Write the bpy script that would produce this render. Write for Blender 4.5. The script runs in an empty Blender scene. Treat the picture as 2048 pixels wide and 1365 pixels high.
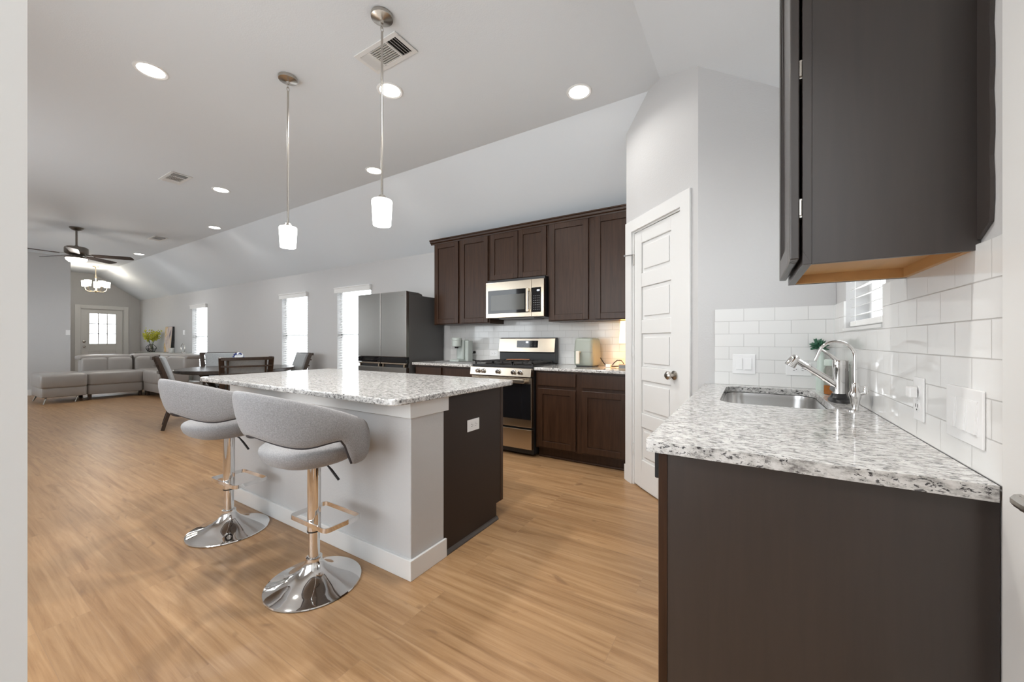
import bpy, bmesh, math, random
from mathutils import Vector, Matrix
random.seed(7)
S = bpy.context.scene
COL = S.collection
PI = math.pi
# ---------------------------------------------------------------- camera, world, exposure
cam_d = bpy.data.cameras.new('camera'); cam = bpy.data.objects.new('camera', cam_d); COL.objects.link(cam)
cam_d.sensor_width = 36.0; cam_d.lens = 767.5 / 2048 * 36.0; cam_d.clip_start = 0.01
cam.location = (0, 0, 1.177); cam.rotation_euler = (PI / 2, 0, math.radians(31.79))
S.camera = cam
S.view_settings.view_transform = 'Standard'; S.view_settings.look = 'None'
S.view_settings.gamma = 1.0; S.view_settings.use_curve_mapping = False
S.view_settings.exposure = 0.30
SKY = 4.6
CAN_W = 16.0
W = bpy.data.worlds.new('sky'); S.world = W; W.use_nodes = True
bg = W.node_tree.nodes['Background']; bg.inputs[0].default_value = (0.90, 0.955, 1.0, 1); bg.inputs[1].default_value = SKY
S.cycles.use_denoising = True
S.cycles.max_bounces = 10; S.cycles.diffuse_bounces = 6; S.cycles.glossy_bounces = 5; S.cycles.transparent_max_bounces = 12
S.cycles.sample_clamp_indirect = 6.0
S.cycles.caustics_reflective = False; S.cycles.caustics_refractive = False

# ---------------------------------------------------------------- room constants (metres, camera stands over the origin)
YW = 4.02        # kitchen wall
XR = 0.395       # wall with the sink window
YS = 2.672       # short wall at the end of the sink counter
XL = -13.2       # living room wall
XF = -16.0       # front door wall
YN = -0.75       # near wall, out of view
ZC, YE, XE = 3.10, 3.06, -0.56
KY, KX = 0.70, 0.672
def zc(x, y): return min(ZC, ZC - KY * (y - YE), ZC - KX * (x - XE))
PA = (-0.277, YS); PB = (-0.893, 3.288)      # ends of the angled pantry wall

# ---------------------------------------------------------------- material helpers
def new_mat(name):
    m = bpy.data.materials.new(name); m.use_nodes = True
    nt = m.node_tree; b = nt.nodes['Principled BSDF']
    return m, nt, b
def N(nt, typ, **kw):
    n = nt.nodes.new(typ)
    for k, v in kw.items():
        if k in n.inputs: n.inputs[k].default_value = v
        else: setattr(n, k, v)
    return n
def simple(name, col, rough=0.5, metal=0.0, bump=0.0, bscale=60, coat=0.0, var=0.0, vscale=8, vstretch=(1, 1, 1), spec=0.5):
    m, nt, b = new_mat(name)
    b.inputs['Base Color'].default_value = (*col, 1); b.inputs['Roughness'].default_value = rough
    b.inputs['Metallic'].default_value = metal; b.inputs['Coat Weight'].default_value = coat
    b.inputs['Specular IOR Level'].default_value = spec
    tc = N(nt, 'ShaderNodeTexCoord')
    if var:
        mp = N(nt, 'ShaderNodeMapping'); mp.inputs['Scale'].default_value = vstretch
        nt.links.new(tc.outputs['Object'], mp.inputs['Vector'])
        no = N(nt, 'ShaderNodeTexNoise', Scale=vscale, Detail=4.0); nt.links.new(mp.outputs[0], no.inputs['Vector'])
        mx = N(nt, 'ShaderNodeMix', data_type='RGBA')
        mx.inputs[6].default_value = (*[c * (1 - var) for c in col], 1); mx.inputs[7].default_value = (*[min(1, c * (1 + var)) for c in col], 1)
        nt.links.new(no.outputs['Fac'], mx.inputs[0]); nt.links.new(mx.outputs[2], b.inputs['Base Color'])
    if bump:
        no = N(nt, 'ShaderNodeTexNoise', Scale=bscale, Detail=3.0); nt.links.new(tc.outputs['Object'], no.inputs['Vector'])
        bp = N(nt, 'ShaderNodeBump', Strength=bump, Distance=0.004); nt.links.new(no.outputs['Fac'], bp.inputs['Height'])
        nt.links.new(bp.outputs[0], b.inputs['Normal'])
    return m
def emit(name, col, strength, base=(.9, .9, .88)):
    m, nt, b = new_mat(name)
    b.inputs['Base Color'].default_value = (*base, 1); b.inputs['Roughness'].default_value = .4
    b.inputs['Emission Color'].default_value = (*col, 1); b.inputs['Emission Strength'].default_value = strength
    return m
def ramp(nt, stops):
    r = N(nt, 'ShaderNodeValToRGB'); e = r.color_ramp.elements
    e[0].position, e[0].color = stops[0][0], (*stops[0][1], 1)
    e[1].position, e[1].color = stops[-1][0], (*stops[-1][1], 1)
    for p, c in stops[1:-1]:
        x = e.new(p); x.color = (*c, 1)
    return r
def wood_floor():
    m, nt, b = new_mat('oak plank floor'); L = nt.links.new
    g = N(nt, 'ShaderNodeNewGeometry')
    br = N(nt, 'ShaderNodeTexBrick', offset=0.37, offset_frequency=3, squash=1.0)
    br.inputs['Color1'].default_value = (0, 0, 0, 1); br.inputs['Color2'].default_value = (1, 1, 1, 1); br.inputs['Mortar'].default_value = (.5, .5, .5, 1)
    br.inputs['Scale'].default_value = 1; br.inputs['Brick Width'].default_value = 1.22; br.inputs['Row Height'].default_value = .152
    br.inputs['Mortar Size'].default_value = .0012; br.inputs['Mortar Smooth'].default_value = .2; br.inputs['Bias'].default_value = 0
    L(g.outputs['Position'], br.inputs['Vector'])
    sh = N(nt, 'ShaderNodeVectorMath', operation='SCALE'); L(br.outputs['Color'], sh.inputs[0]); sh.inputs['Scale'].default_value = 7.3
    ad = N(nt, 'ShaderNodeVectorMath', operation='ADD'); L(g.outputs['Position'], ad.inputs[0]); L(sh.outputs[0], ad.inputs[1])
    mp = N(nt, 'ShaderNodeMapping'); mp.inputs['Scale'].default_value = (1.1, 22, 1); L(ad.outputs[0], mp.inputs['Vector'])
    n1 = N(nt, 'ShaderNodeTexNoise', Scale=1.6, Detail=7.0, Roughness=.62, Distortion=.5); L(mp.outputs[0], n1.inputs['Vector'])
    mp2 = N(nt, 'ShaderNodeMapping'); mp2.inputs['Scale'].default_value = (.9, 5.5, 1); L(ad.outputs[0], mp2.inputs['Vector'])
    n2 = N(nt, 'ShaderNodeTexNoise', Scale=1.7, Detail=3.0, Distortion=.8); L(mp2.outputs[0], n2.inputs['Vector'])
    r1 = ramp(nt, [(.28, (.238, .126, .056)), (.46, (.332, .193, .093)), (.60, (.388, .237, .121)), (.76, (.442, .287, .158))]); L(n1.outputs['Fac'], r1.inputs['Fac'])
    r2 = ramp(nt, [(.22, (.70, .65, .60)), (.36, (.95, .935, .92)), (.6, (1, 1, 1)), (.8, (1.05, 1.05, 1.045))]); L(n2.outputs['Fac'], r2.inputs['Fac'])
    mu = N(nt, 'ShaderNodeMix', data_type='RGBA', blend_type='MULTIPLY'); mu.inputs[0].default_value = 1; L(r1.outputs[0], mu.inputs[6]); L(r2.outputs[0], mu.inputs[7])
    tint = ramp(nt, [(0, (.90, .885, .87)), (.5, (1, 1, 1)), (1, (1.07, 1.055, 1.03))]); L(br.outputs['Color'], tint.inputs['Fac'])
    mu2 = N(nt, 'ShaderNodeMix', data_type='RGBA', blend_type='MULTIPLY'); mu2.inputs[0].default_value = 1; L(mu.outputs[2], mu2.inputs[6]); L(tint.outputs[0], mu2.inputs[7])
    # small knots
    mp3 = N(nt, 'ShaderNodeMapping'); mp3.inputs['Scale'].default_value = (1.6, 4.2, 1); L(ad.outputs[0], mp3.inputs['Vector'])
    vo = N(nt, 'ShaderNodeTexNoise', Scale=2.3, Detail=2.0, Distortion=1.5); L(mp3.outputs[0], vo.inputs['Vector'])
    kr = ramp(nt, [(.66, (0, 0, 0)), (.77, (.6, .6, .6))]); L(vo.outputs['Fac'], kr.inputs['Fac'])
    kn = N(nt, 'ShaderNodeMix', data_type='RGBA'); L(kr.outputs[0], kn.inputs[0]); L(mu2.outputs[2], kn.inputs[6]); kn.inputs[7].default_value = (.17, .09, .045, 1)
    gr = N(nt, 'ShaderNodeMix', data_type='RGBA'); gr.inputs[7].default_value = (.30, .18, .095, 1); L(br.outputs['Fac'], gr.inputs[0]); L(kn.outputs[2], gr.inputs[6])
    L(gr.outputs[2], b.inputs['Base Color']); b.inputs['Roughness'].default_value = .36
    bp = N(nt, 'ShaderNodeBump', Strength=.12, Distance=.002); L(n1.outputs['Fac'], bp.inputs['Height']); L(bp.outputs[0], b.inputs['Normal'])
    return m
def dark_wood(name, c1, c2, rough=.34, axis=2, spec=.33):
    m, nt, b = new_mat(name); L = nt.links.new
    g = N(nt, 'ShaderNodeTexCoord'); mp = N(nt, 'ShaderNodeMapping')
    sc = [22, 22, 22]; sc[axis] = 1.4; mp.inputs['Scale'].default_value = sc; L(g.outputs['Object'], mp.inputs['Vector'])
    n1 = N(nt, 'ShaderNodeTexNoise', Scale=2.2, Detail=6.0, Roughness=.6, Distortion=.4); L(mp.outputs[0], n1.inputs['Vector'])
    r = ramp(nt, [(.3, c1), (.7, c2)]); L(n1.outputs['Fac'], r.inputs['Fac']); L(r.outputs[0], b.inputs['Base Color'])
    b.inputs['Roughness'].default_value = rough; b.inputs['Specular IOR Level'].default_value = spec
    return m
def granite(name, dark=1.0, warm=0.0):
    m, nt, b = new_mat(name); L = nt.links.new
    g = N(nt, 'ShaderNodeNewGeometry'); mp = N(nt, 'ShaderNodeMapping'); mp.inputs['Scale'].default_value = (.55, 1, 1); L(g.outputs['Position'], mp.inputs['Vector'])
    base = N(nt, 'ShaderNodeTexNoise', Scale=60.0, Detail=6.0, Roughness=.72); L(mp.outputs[0], base.inputs['Vector'])
    rb = ramp(nt, [(.35, (.20, .19, .185)), (.44, (.42, .41, .395)), (.53, (.60, .59, .575)), (.68, (.71, .70, .685))]); L(base.outputs['Fac'], rb.inputs['Fac'])
    sp = N(nt, 'ShaderNodeTexNoise', Scale=125.0, Detail=4.0, Roughness=.7, Distortion=.5); L(mp.outputs[0], sp.inputs['Vector'])
    rs = ramp(nt, [(.545, (0, 0, 0)), (.59, (1, 1, 1))]); L(sp.outputs['Fac'], rs.inputs['Fac'])
    cl = N(nt, 'ShaderNodeTexNoise', Scale=24.0, Detail=3.0, Distortion=.5); L(mp.outputs[0], cl.inputs['Vector'])
    rc = ramp(nt, [(.36, (.15, .15, .15)), (.48, (.85, .85, .85)), (.56, (1, 1, 1))]); L(cl.outputs['Fac'], rc.inputs['Fac'])
    mm = N(nt, 'ShaderNodeMath', operation='MULTIPLY'); L(rs.outputs[0], mm.inputs[0]); L(rc.outputs[0], mm.inputs[1])
    mm2 = N(nt, 'ShaderNodeMath', operation='MULTIPLY'); L(mm.outputs[0], mm2.inputs[0]); mm2.inputs[1].default_value = .95 * dark
    mx2 = N(nt, 'ShaderNodeMix', data_type='RGBA'); L(mm2.outputs[0], mx2.inputs[0]); L(rb.outputs[0], mx2.inputs[6]); mx2.inputs[7].default_value = (.025, .024, .027, 1)
    L(mx2.outputs[2], b.inputs['Base Color']); b.inputs['Roughness'].default_value = .09
    return m
def tile(name, u, u0, col=(.74, .74, .73)):
    m, nt, b = new_mat(name); L = nt.links.new
    g = N(nt, 'ShaderNodeNewGeometry'); sx = N(nt, 'ShaderNodeSeparateXYZ'); L(g.outputs['Position'], sx.inputs[0])
    cb = N(nt, 'ShaderNodeCombineXYZ')
    a = N(nt, 'ShaderNodeMath', operation='SUBTRACT'); L(sx.outputs[u], a.inputs[0]); a.inputs[1].default_value = u0
    z = N(nt, 'ShaderNodeMath', operation='SUBTRACT'); L(sx.outputs['Z'], z.inputs[0]); z.inputs[1].default_value = .914
    L(a.outputs[0], cb.inputs[0]); L(z.outputs[0], cb.inputs[1])
    br = N(nt, 'ShaderNodeTexBrick', offset=.5, offset_frequency=2)
    br.inputs['Color1'].default_value = (*col, 1); br.inputs['Color2'].default_value = (*[c * .97 for c in col], 1); br.inputs['Mortar'].default_value = (.50, .495, .485, 1)
    br.inputs['Scale'].default_value = 1; br.inputs['Brick Width'].default_value = .1524; br.inputs['Row Height'].default_value = .0762
    br.inputs['Mortar Size'].default_value = .0016; br.inputs['Mortar Smooth'].default_value = .35
    L(cb.outputs[0], br.inputs['Vector']); L(br.outputs['Color'], b.inputs['Base Color'])
    rr = N(nt, 'ShaderNodeMapRange'); L(br.outputs['Fac'], rr.inputs[0]); rr.inputs[3].default_value = .07; rr.inputs[4].default_value = .7
    L(rr.outputs[0], b.inputs['Roughness'])
    iv = N(nt, 'ShaderNodeMath', operation='SUBTRACT'); iv.inputs[0].default_value = 1; L(br.outputs['Fac'], iv.inputs[1])
    bp = N(nt, 'ShaderNodeBump', Strength=.5, Distance=.0015); L(iv.outputs[0], bp.inputs['Height']); L(bp.outputs[0], b.inputs['Normal'])
    return m
def fabric(name, col, sc=420, var=.28):
    m, nt, b = new_mat(name); L = nt.links.new
    g = N(nt, 'ShaderNodeTexCoord')
    n = N(nt, 'ShaderNodeTexNoise', Scale=sc, Detail=2.0, Roughness=.8); L(g.outputs['Object'], n.inputs['Vector'])
    n2 = N(nt, 'ShaderNodeTexNoise', Scale=sc * .22, Detail=3.0); L(g.outputs['Object'], n2.inputs['Vector'])
    ad = N(nt, 'ShaderNodeMath', operation='ADD'); L(n.outputs['Fac'], ad.inputs[0]); L(n2.outputs['Fac'], ad.inputs[1])
    hf = N(nt, 'ShaderNodeMath', operation='MULTIPLY'); L(ad.outputs[0], hf.inputs[0]); hf.inputs[1].default_value = .5
    r = ramp(nt, [(.36, tuple(c * (1 - var) for c in col)), (.64, tuple(c * (1 + var) for c in col))]); L(hf.outputs[0], r.inputs['Fac'])
    L(r.outputs[0], b.inputs['Base Color']); b.inputs['Roughness'].default_value = .92; b.inputs['Sheen Weight'].default_value = .25
    bp = N(nt, 'ShaderNodeBump', Strength=.35, Distance=.002); L(n.outputs['Fac'], bp.inputs['Height']); L(bp.outputs[0], b.inputs['Normal'])
    return m
def brushed(name, col, rough=.27, stretch=(2, 2, 160)):
    m, nt, b = new_mat(name); L = nt.links.new
    g = N(nt, 'ShaderNodeTexCoord'); mp = N(nt, 'ShaderNodeMapping'); mp.inputs['Scale'].default_value = [v * 3 if v > 10 else v * .5 for v in stretch]; L(g.outputs['Object'], mp.inputs['Vector'])
    n = N(nt, 'ShaderNodeTexNoise', Scale=3.0, Detail=3.0); L(mp.outputs[0], n.inputs['Vector'])
    mr = N(nt, 'ShaderNodeMapRange'); L(n.outputs['Fac'], mr.inputs[0]); mr.inputs[3].default_value = rough - .015; mr.inputs[4].default_value = rough + .025
    L(mr.outputs[0], b.inputs['Roughness']); b.inputs['Metallic'].default_value = 1; b.inputs['Base Color'].default_value = (*col, 1)
    return m
def glass_mat(name, tint=(1, 1, 1), refl=.12):
    m, nt, b = new_mat(name); L = nt.links.new
    t = N(nt, 'ShaderNodeBsdfTransparent'); t.inputs[0].default_value = (*tint, 1)
    gl = N(nt, 'ShaderNodeBsdfGlossy', Roughness=.02)
    lw = N(nt, 'ShaderNodeLayerWeight'); lw.inputs[0].default_value = .5
    pw = N(nt, 'ShaderNodeMath', operation='POWER'); L(lw.outputs['Facing'], pw.inputs[0]); pw.inputs[1].default_value = 4.0
    mr = N(nt, 'ShaderNodeMapRange'); L(pw.outputs[0], mr.inputs[0]); mr.inputs[3].default_value = .03; mr.inputs[4].default_value = .7
    mx = N(nt, 'ShaderNodeMixShader'); L(mr.outputs[0], mx.inputs[0]); L(t.outputs[0], mx.inputs[1]); L(gl.outputs[0], mx.inputs[2])
    L(mx.outputs[0], nt.nodes['Material Output'].inputs[0])
    return m
def painting_mat():
    m, nt, b = new_mat('abstract painted canvas'); L = nt.links.new
    g = N(nt, 'ShaderNodeTexCoord'); mp = N(nt, 'ShaderNodeMapping'); mp.inputs['Scale'].default_value = (5, 1, 1.6); L(g.outputs['Object'], mp.inputs['Vector'])
    n = N(nt, 'ShaderNodeTexNoise', Scale=1.6, Detail=5.0, Distortion=1.2); L(mp.outputs[0], n.inputs['Vector'])
    r = ramp(nt, [(.3, (.20, .17, .20)), (.42, (.58, .48, .44)), (.52, (.68, .60, .55)), (.6, (.60, .36, .06)), (.7, (.62, .56, .52))]); L(n.outputs['Fac'], r.inputs['Fac'])
    L(r.outputs[0], b.inputs['Base Color']); b.inputs['Roughness'].default_value = .7
    return m

M = {}
M['wall'] = simple('light gray orange peel paint', (.525, .522, .52), .62, bump=.22, bscale=95)
M['ceil'] = simple('flat white ceiling paint', (.70, .735, .765), .8, bump=.2, bscale=120)
M['trim'] = simple('white semi gloss paint', (.72, .72, .71), .32)
M['floor'] = wood_floor()
M['esp'] = dark_wood('espresso stained wood', (.023, .0095, .0042), (.048, .0215, .0105), .38)
M['espi'] = simple('dark brown painted panel', (.026, .0165, .0125), .5, spec=.35)
M['espd'] = dark_wood('espresso panel laminate', (.028, .021, .0185), (.036, .0265, .0225), .36, spec=.8)
M['maple'] = simple('unfinished maple cabinet interior', (.52, .29, .11), .5, var=.18, vscale=3, vstretch=(8, 1, 8))
M['granite'] = granite('white speckled granite')
M['tile_x'] = tile('white subway tile along sink wall', 'X', -.183)
M['tile_y'] = tile('white subway tile along window wall', 'Y', 1.09)
M['tile_k'] = tile('white subway tile along range wall', 'X', -2.0)
M['steel'] = brushed('brushed stainless steel', (.56, .49, .40), .24, (2, 2, 160))  # warm floor reflections mixed into the base colour
M['fridge'] = brushed('gray stainless fridge steel', (.27, .26, .245), .30, (2, 2, 200))
M['fridge_side'] = simple('charcoal painted fridge side', (.075, .072, .070), .42)
M['chrome'] = simple('polished chrome', (.78, .77, .76), .045, 1.0)
M['nickel'] = brushed('brushed nickel', (.52, .49, .45), .25, (3, 3, 90))
M['black'] = simple('black plastic', (.012, .012, .013), .38)
M['blackgl'] = simple('black glass', (.008, .008, .009), .05)
M['iron'] = simple('black cast iron', (.02, .018, .017), .55, bump=.2, bscale=150)
M['pipe'] = simple('dark charcoal piping', (.028, .027, .034), .55)
M['fabric'] = fabric('light gray woven upholstery', (.275, .27, .275), 900)
M['leather'] = simple('taupe leather', (.32, .298, .278), .28, bump=.15, bscale=140, var=.08, vscale=5)
M['chairwood'] = dark_wood('dark walnut chair wood', (.028, .017, .012), (.052, .033, .023), .36)
M['chairpad'] = fabric('pale gray chair linen', (.31, .325, .33), 300, .12)
M['tablewood'] = dark_wood('dark table wood', (.026, .019, .015), (.05, .037, .03), .26, 0)
M['plate'] = simple('white switch plate plastic', (.80, .80, .80), .3)
M['slot'] = simple('dark slot', (.02, .02, .02), .6)
M['can'] = emit('recessed light diffuser', (1, .97, .93), 14)
M['pend'] = emit('glowing frosted pendant glass', (1, .96, .90), 5.0)
M['shade'] = emit('glowing chandelier shade', (1, .93, .82), 6)
M['bowl'] = emit('glowing fan light bowl', (1, .95, .88), 8)
M['lampshade'] = emit('glowing linen lampshade', (1, .66, .22), 2.3, (.9, .8, .6))
M['disp'] = emit('lit digital display', (.8, .9, 1), 2.0, (.02, .02, .02))
M['glass'] = glass_mat('window glass')
M['frost'] = simple('door lite glass', (.8, .8, .8), .2)
M['vinyl'] = simple('white vinyl frame', (.82, .82, .82), .35)
M['blind'] = simple('white faux wood blind', (.84, .84, .83), .4)
M['sage'] = simple('sage green enamel', (.31, .335, .29), .32)
M['sage_l'] = simple('pale sage plastic', (.40, .44, .415), .35)
M['brass'] = simple('champagne brass', (.62, .52, .38), .28, 1.0)
M['bronze'] = brushed('brushed pewter fan metal', (.23, .21, .19), .33, (3, 3, 60))
M['blade'] = dark_wood('dark walnut fan blade', (.030, .021, .018), (.055, .040, .034), .4, 0)
M['yellow'] = simple('yellow green blossom', (.56, .56, .05), .6, var=.4, vscale=30)
M['stem'] = simple('green stem', (.10, .17, .05), .6)
M['succ'] = simple('dark green succulent leaf', (.035, .12, .07), .5, var=.4, vscale=40)
M['vase'] = simple('pale mint ceramic', (.50, .58, .53), .3)
M['wire'] = simple('black wire', (.02, .02, .02), .4)
M['soap'] = simple('amber liquid soap', (.42, .15, .03), .15)
M['clear'] = glass_mat('clear bottle plastic', (.86, .85, .82))
M['silver'] = simple('silver gray bottle', (.42, .41, .40), .28)
M['label_d'] = simple('matte gray', (.2, .2, .2), .6)
M['canvas'] = painting_mat()
M['consol'] = simple('gray green painted console', (.30, .31, .28), .5)
M['candle'] = simple('pale marbled ceramic', (.58, .57, .54), .4, var=.5, vscale=14)
M['blue'] = simple('blue and white porcelain', (.55, .58, .62), .12)
def jar_mat():
    m, nt, b = new_mat('blue and white painted porcelain'); L = nt.links.new
    g = N(nt, 'ShaderNodeTexCoord'); n = N(nt, 'ShaderNodeTexNoise', Scale=14.0, Detail=2.0); L(g.outputs['Object'], n.inputs['Vector'])
    r = ramp(nt, [(.50, (.02, .035, .16)), (.56, (.75, .78, .82))]); L(n.outputs['Fac'], r.inputs['Fac']); L(r.outputs[0], b.inputs['Base Color'])
    b.inputs['Roughness'].default_value = .12
    return m
M['jar'] = jar_mat()
M['woodlt'] = simple('brown wooden utensil', (.30, .12, .05), .45)
M['sinkst'] = brushed('satin sink steel', (.60, .59, .58), .24, (160, 160, 2))
M['dishw'] = simple('stainless dishwasher door', (.62, .61, .59), .3, 1.0)

# ---------------------------------------------------------------- geometry helpers
INV = {}
class G:
    def __init__(s): s.b = bmesh.new()
    def box(s, x0, x1, y0, y1, z0, z1, mat=None):
        v = [s.b.verts.new(p) for p in ((x0,y0,z0),(x1,y0,z0),(x1,y1,z0),(x0,y1,z0),(x0,y0,z1),(x1,y0,z1),(x1,y1,z1),(x0,y1,z1))]
        for f in ((0,3,2,1),(4,5,6,7),(0,1,5,4),(1,2,6,5),(2,3,7,6),(3,0,4,7)): s.b.faces.new([v[i] for i in f])
        if mat: bmesh.ops.transform(s.b, matrix=mat, verts=v)
        return s
    def loft(s, rings, closed=True, cap=True):
        R = [[s.b.verts.new(p) for p in r] for r in rings]; n = len(R[0])
        for a, b in zip(R, R[1:]):
            for i in range(n if closed else n - 1):
                j = (i + 1) % n
                try: s.b.faces.new((a[i], a[j], b[j], b[i]))
                except ValueError: pass
        if cap and closed:
            for r in (R[0][::-1], R[-1]):
                try: s.b.faces.new(r)
                except ValueError: pass
        return s
    def lathe(s, prof, c=(0, 0, 0), seg=32, M4=None, cap=True):
        rings = []
        for r, z in prof:
            rings.append([Vector((r * math.cos(2*PI*i/seg), r * math.sin(2*PI*i/seg), z)) for i in range(seg)])
        T = Matrix.Translation(c) @ (M4 or Matrix.Identity(4))
        return s.loft([[T @ p for p in r] for r in rings], cap=cap)
    def cyl(s, a, b, r, r2=None, seg=20):
        a, b = Vector(a), Vector(b); q = (b - a).normalized().to_track_quat('Z', 'Y').to_matrix().to_4x4()
        return s.lathe([(r, 0), (r if r2 is None else r2, (b - a).length)], a, seg, q)
    def tube(s, pts, r, seg=10, closed=False, flat=None):
        pts = [Vector(p) for p in pts]; n = len(pts); rings = []
        up = None
        for i, p in enumerate(pts):
            if closed: t = pts[(i + 1) % n] - pts[i - 1]
            else: t = pts[min(i + 1, n - 1)] - pts[max(i - 1, 0)]
            t.normalize()
            if up is None: up = Vector((0, 0, 1)) if abs(t.z) < .95 else Vector((1, 0, 0))
            sd = t.cross(up).normalized(); u2 = sd.cross(t).normalized()
            if abs(t.z) >= .95 or flat is None: up = u2
            rr = r[i] if isinstance(r, (list, tuple)) else r
            ring = []
            for k in range(seg):
                a = 2 * PI * (k + .5) / seg
                if flat: ring.append(p + sd * flat[0] * (1 if math.cos(a) > 0 else -1) + u2 * flat[1] * (1 if math.sin(a) > 0 else -1))
                else: ring.append(p + sd * rr * math.cos(a) + u2 * rr * math.sin(a))
            rings.append(ring)
        if closed: return s.loft(rings + [rings[0]], cap=False)
        return s.loft(rings)
    def prism(s, poly, lo, hi, f=lambda u, v, w: (u, v, w)):
        a = [s.b.verts.new(f(u, v, lo)) for u, v in poly]; b = [s.b.verts.new(f(u, v, hi)) for u, v in poly]
        n = len(poly)
        s.b.faces.new(a[::-1]); s.b.faces.new(b)
        for i in range(n): s.b.faces.new((a[i], a[(i+1) % n], b[(i+1) % n], b[i]))
        return s
    def sq(s, c, r, e=(.35, .35), nu=28, nv=14, M4=None):      # superquadric pillow
        def sp(x, p): return math.copysign(abs(x) ** p, x)
        T = Matrix.Translation(c) @ (M4 or Matrix.Identity(4)); rings = []
        for j in range(nv + 1):
            v = -PI/2 + PI * j / nv; v = max(-PI/2 + 1e-3, min(PI/2 - 1e-3, v))
            rings.append([T @ Vector((r[0] * sp(math.cos(v), e[0]) * sp(math.cos(2*PI*i/nu), e[1]), r[1] * sp(math.cos(v), e[0]) * sp(math.sin(2*PI*i/nu), e[1]), r[2] * sp(math.sin(v), e[0]))) for i in range(nu)])
        return s.loft(rings)
    def build(s, name, mat, parent=None, bev=0, seg=2, smooth=True, local=False, ang=35, sub=0):
        bmesh.ops.remove_doubles(s.b, verts=s.b.verts, dist=1e-5)
        bmesh.ops.recalc_face_normals(s.b, faces=s.b.faces)
        me = bpy.data.meshes.new(name); s.b.to_mesh(me); s.b.free()
        me.materials.append(M[mat] if isinstance(mat, str) else mat)
        o = bpy.data.objects.new(name, me); COL.objects.link(o)
        if parent is not None:
            o.parent = parent; INV[o.name] = INV[parent.name]
            if not local: me.transform(INV[parent.name])
        elif not local:
            xs = [v.co for v in me.vertices]
            c = Vector(((min(v.x for v in xs) + max(v.x for v in xs)) / 2, (min(v.y for v in xs) + max(v.y for v in xs)) / 2, min(v.z for v in xs)))
            me.transform(Matrix.Translation(-c)); o.location = c; INV[o.name] = Matrix.Translation(-c)
        if smooth:
            me.polygons.foreach_set('use_smooth', [True] * len(me.polygons)); me.set_sharp_from_angle(angle=math.radians(ang))
        if bev:
            bm = o.modifiers.new('bevel', 'BEVEL'); bm.width = bev; bm.segments = seg; bm.limit_method = 'ANGLE'; bm.angle_limit = math.radians(40)
            bm.harden_normals = False
        if sub:
            sm = o.modifiers.new('sub', 'SUBSURF'); sm.levels = sub; sm.render_levels = sub
        return o
def tag(o, label, cat, group=None):
    o['label'] = label; o['category'] = cat
    if group: o['group'] = group
    return o
def thing(name, label, cat, loc=(0, 0, 0), rz=0, group=None):
    o = bpy.data.objects.new(name, None); COL.objects.link(o); o.location = loc; o.rotation_euler = (0, 0, rz)
    o.empty_display_size = .1
    INV[o.name] = (Matrix.Translation(loc) @ Matrix.Rotation(rz, 4, 'Z')).inverted()
    return tag(o, label, cat, group)
def struct(o): o['kind'] = 'structure'; return o
def dup(root, loc, rz, label, group=None):
    def cp(o, par):
        c = o.copy(); COL.objects.link(c)
        if par is not None: c.parent = par
        for ch in list(o.children):
            if ch.type != 'LIGHT': cp(ch, c)
        return c
    r = cp(root, None); r.location = loc; r.rotation_euler = (0, 0, rz); r['label'] = label
    if group: r['group'] = group
    return r
def area_disc(name, loc, r, power, col=(1, .975, .94), parent=None, spread=PI):
    l = bpy.data.lights.new(name, 'AREA'); l.shape = 'DISK'; l.size = 2 * r; l.energy = power; l.color = col; l.spread = spread
    o = bpy.data.objects.new(name, l); COL.objects.link(o); o.location = loc; return o
def point(name, loc, r, power, col):
    l = bpy.data.lights.new(name, 'POINT'); l.shadow_soft_size = r; l.energy = power; l.color = col
    o = bpy.data.objects.new(name, l); COL.objects.link(o); o.location = loc; return o

# ---------------------------------------------------------------- setting
def wall(name, p0, p1, th, opens=(), top=None, mat='wall'):
    """vertical wall from p0 to p1, thickness to the left of that direction; opens = (u0, u1, z0, z1)"""
    p0, p1 = Vector(p0), Vector(p1); d = (p1 - p0); Lh = d.length; d.normalize(); n = Vector((-d.y, d.x)) * th
    us = {0.0, Lh}
    for o in opens: us |= {o[0], o[1]}
    if callable(top):
        k = max(1, int(Lh / .06)); us |= {Lh * i / k for i in range(k + 1)}
    us = sorted(us); g = G()
    def T(u):
        p = p0 + d * u
        return top(p.x, p.y) if callable(top) else top
    for a, b in zip(us, us[1:]):
        if b - a < 1e-6: continue
        m = (a + b) / 2; segs = []; z = 0
        for o in sorted((o for o in opens if o[0] < m < o[1]), key=lambda o: o[2]):
            if o[2] > z: segs.append((z, z, o[2], o[2]))
            z = o[3]
        segs.append((z, z, T(a), T(b)))
        A, B = p0 + d * a, p0 + d * b
        for z0, z1, t0, t1 in segs:
            g.loft([[(A.x, A.y, z0), (A.x + n.x, A.y + n.y, z0), (A.x + n.x, A.y + n.y, t0), (A.x, A.y, t0)],
                    [(B.x, B.y, z1), (B.x + n.x, B.y + n.y, z1), (B.x + n.x, B.y + n.y, t1), (B.x, B.y, t1)]])
    # drop inner faces between slices
    o = g.build(name, mat, smooth=False)
    return struct(o)
WZ0, WZ1 = .50, 2.075
WIN = [(-12.08, -11.2), (-7.80, -6.92), (-6.02, -5.14)]
struct(G().box(-16.3, 2.4, -2.6, 4.2, -.12, 0).build('floor', 'floor', smooth=False))
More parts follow.
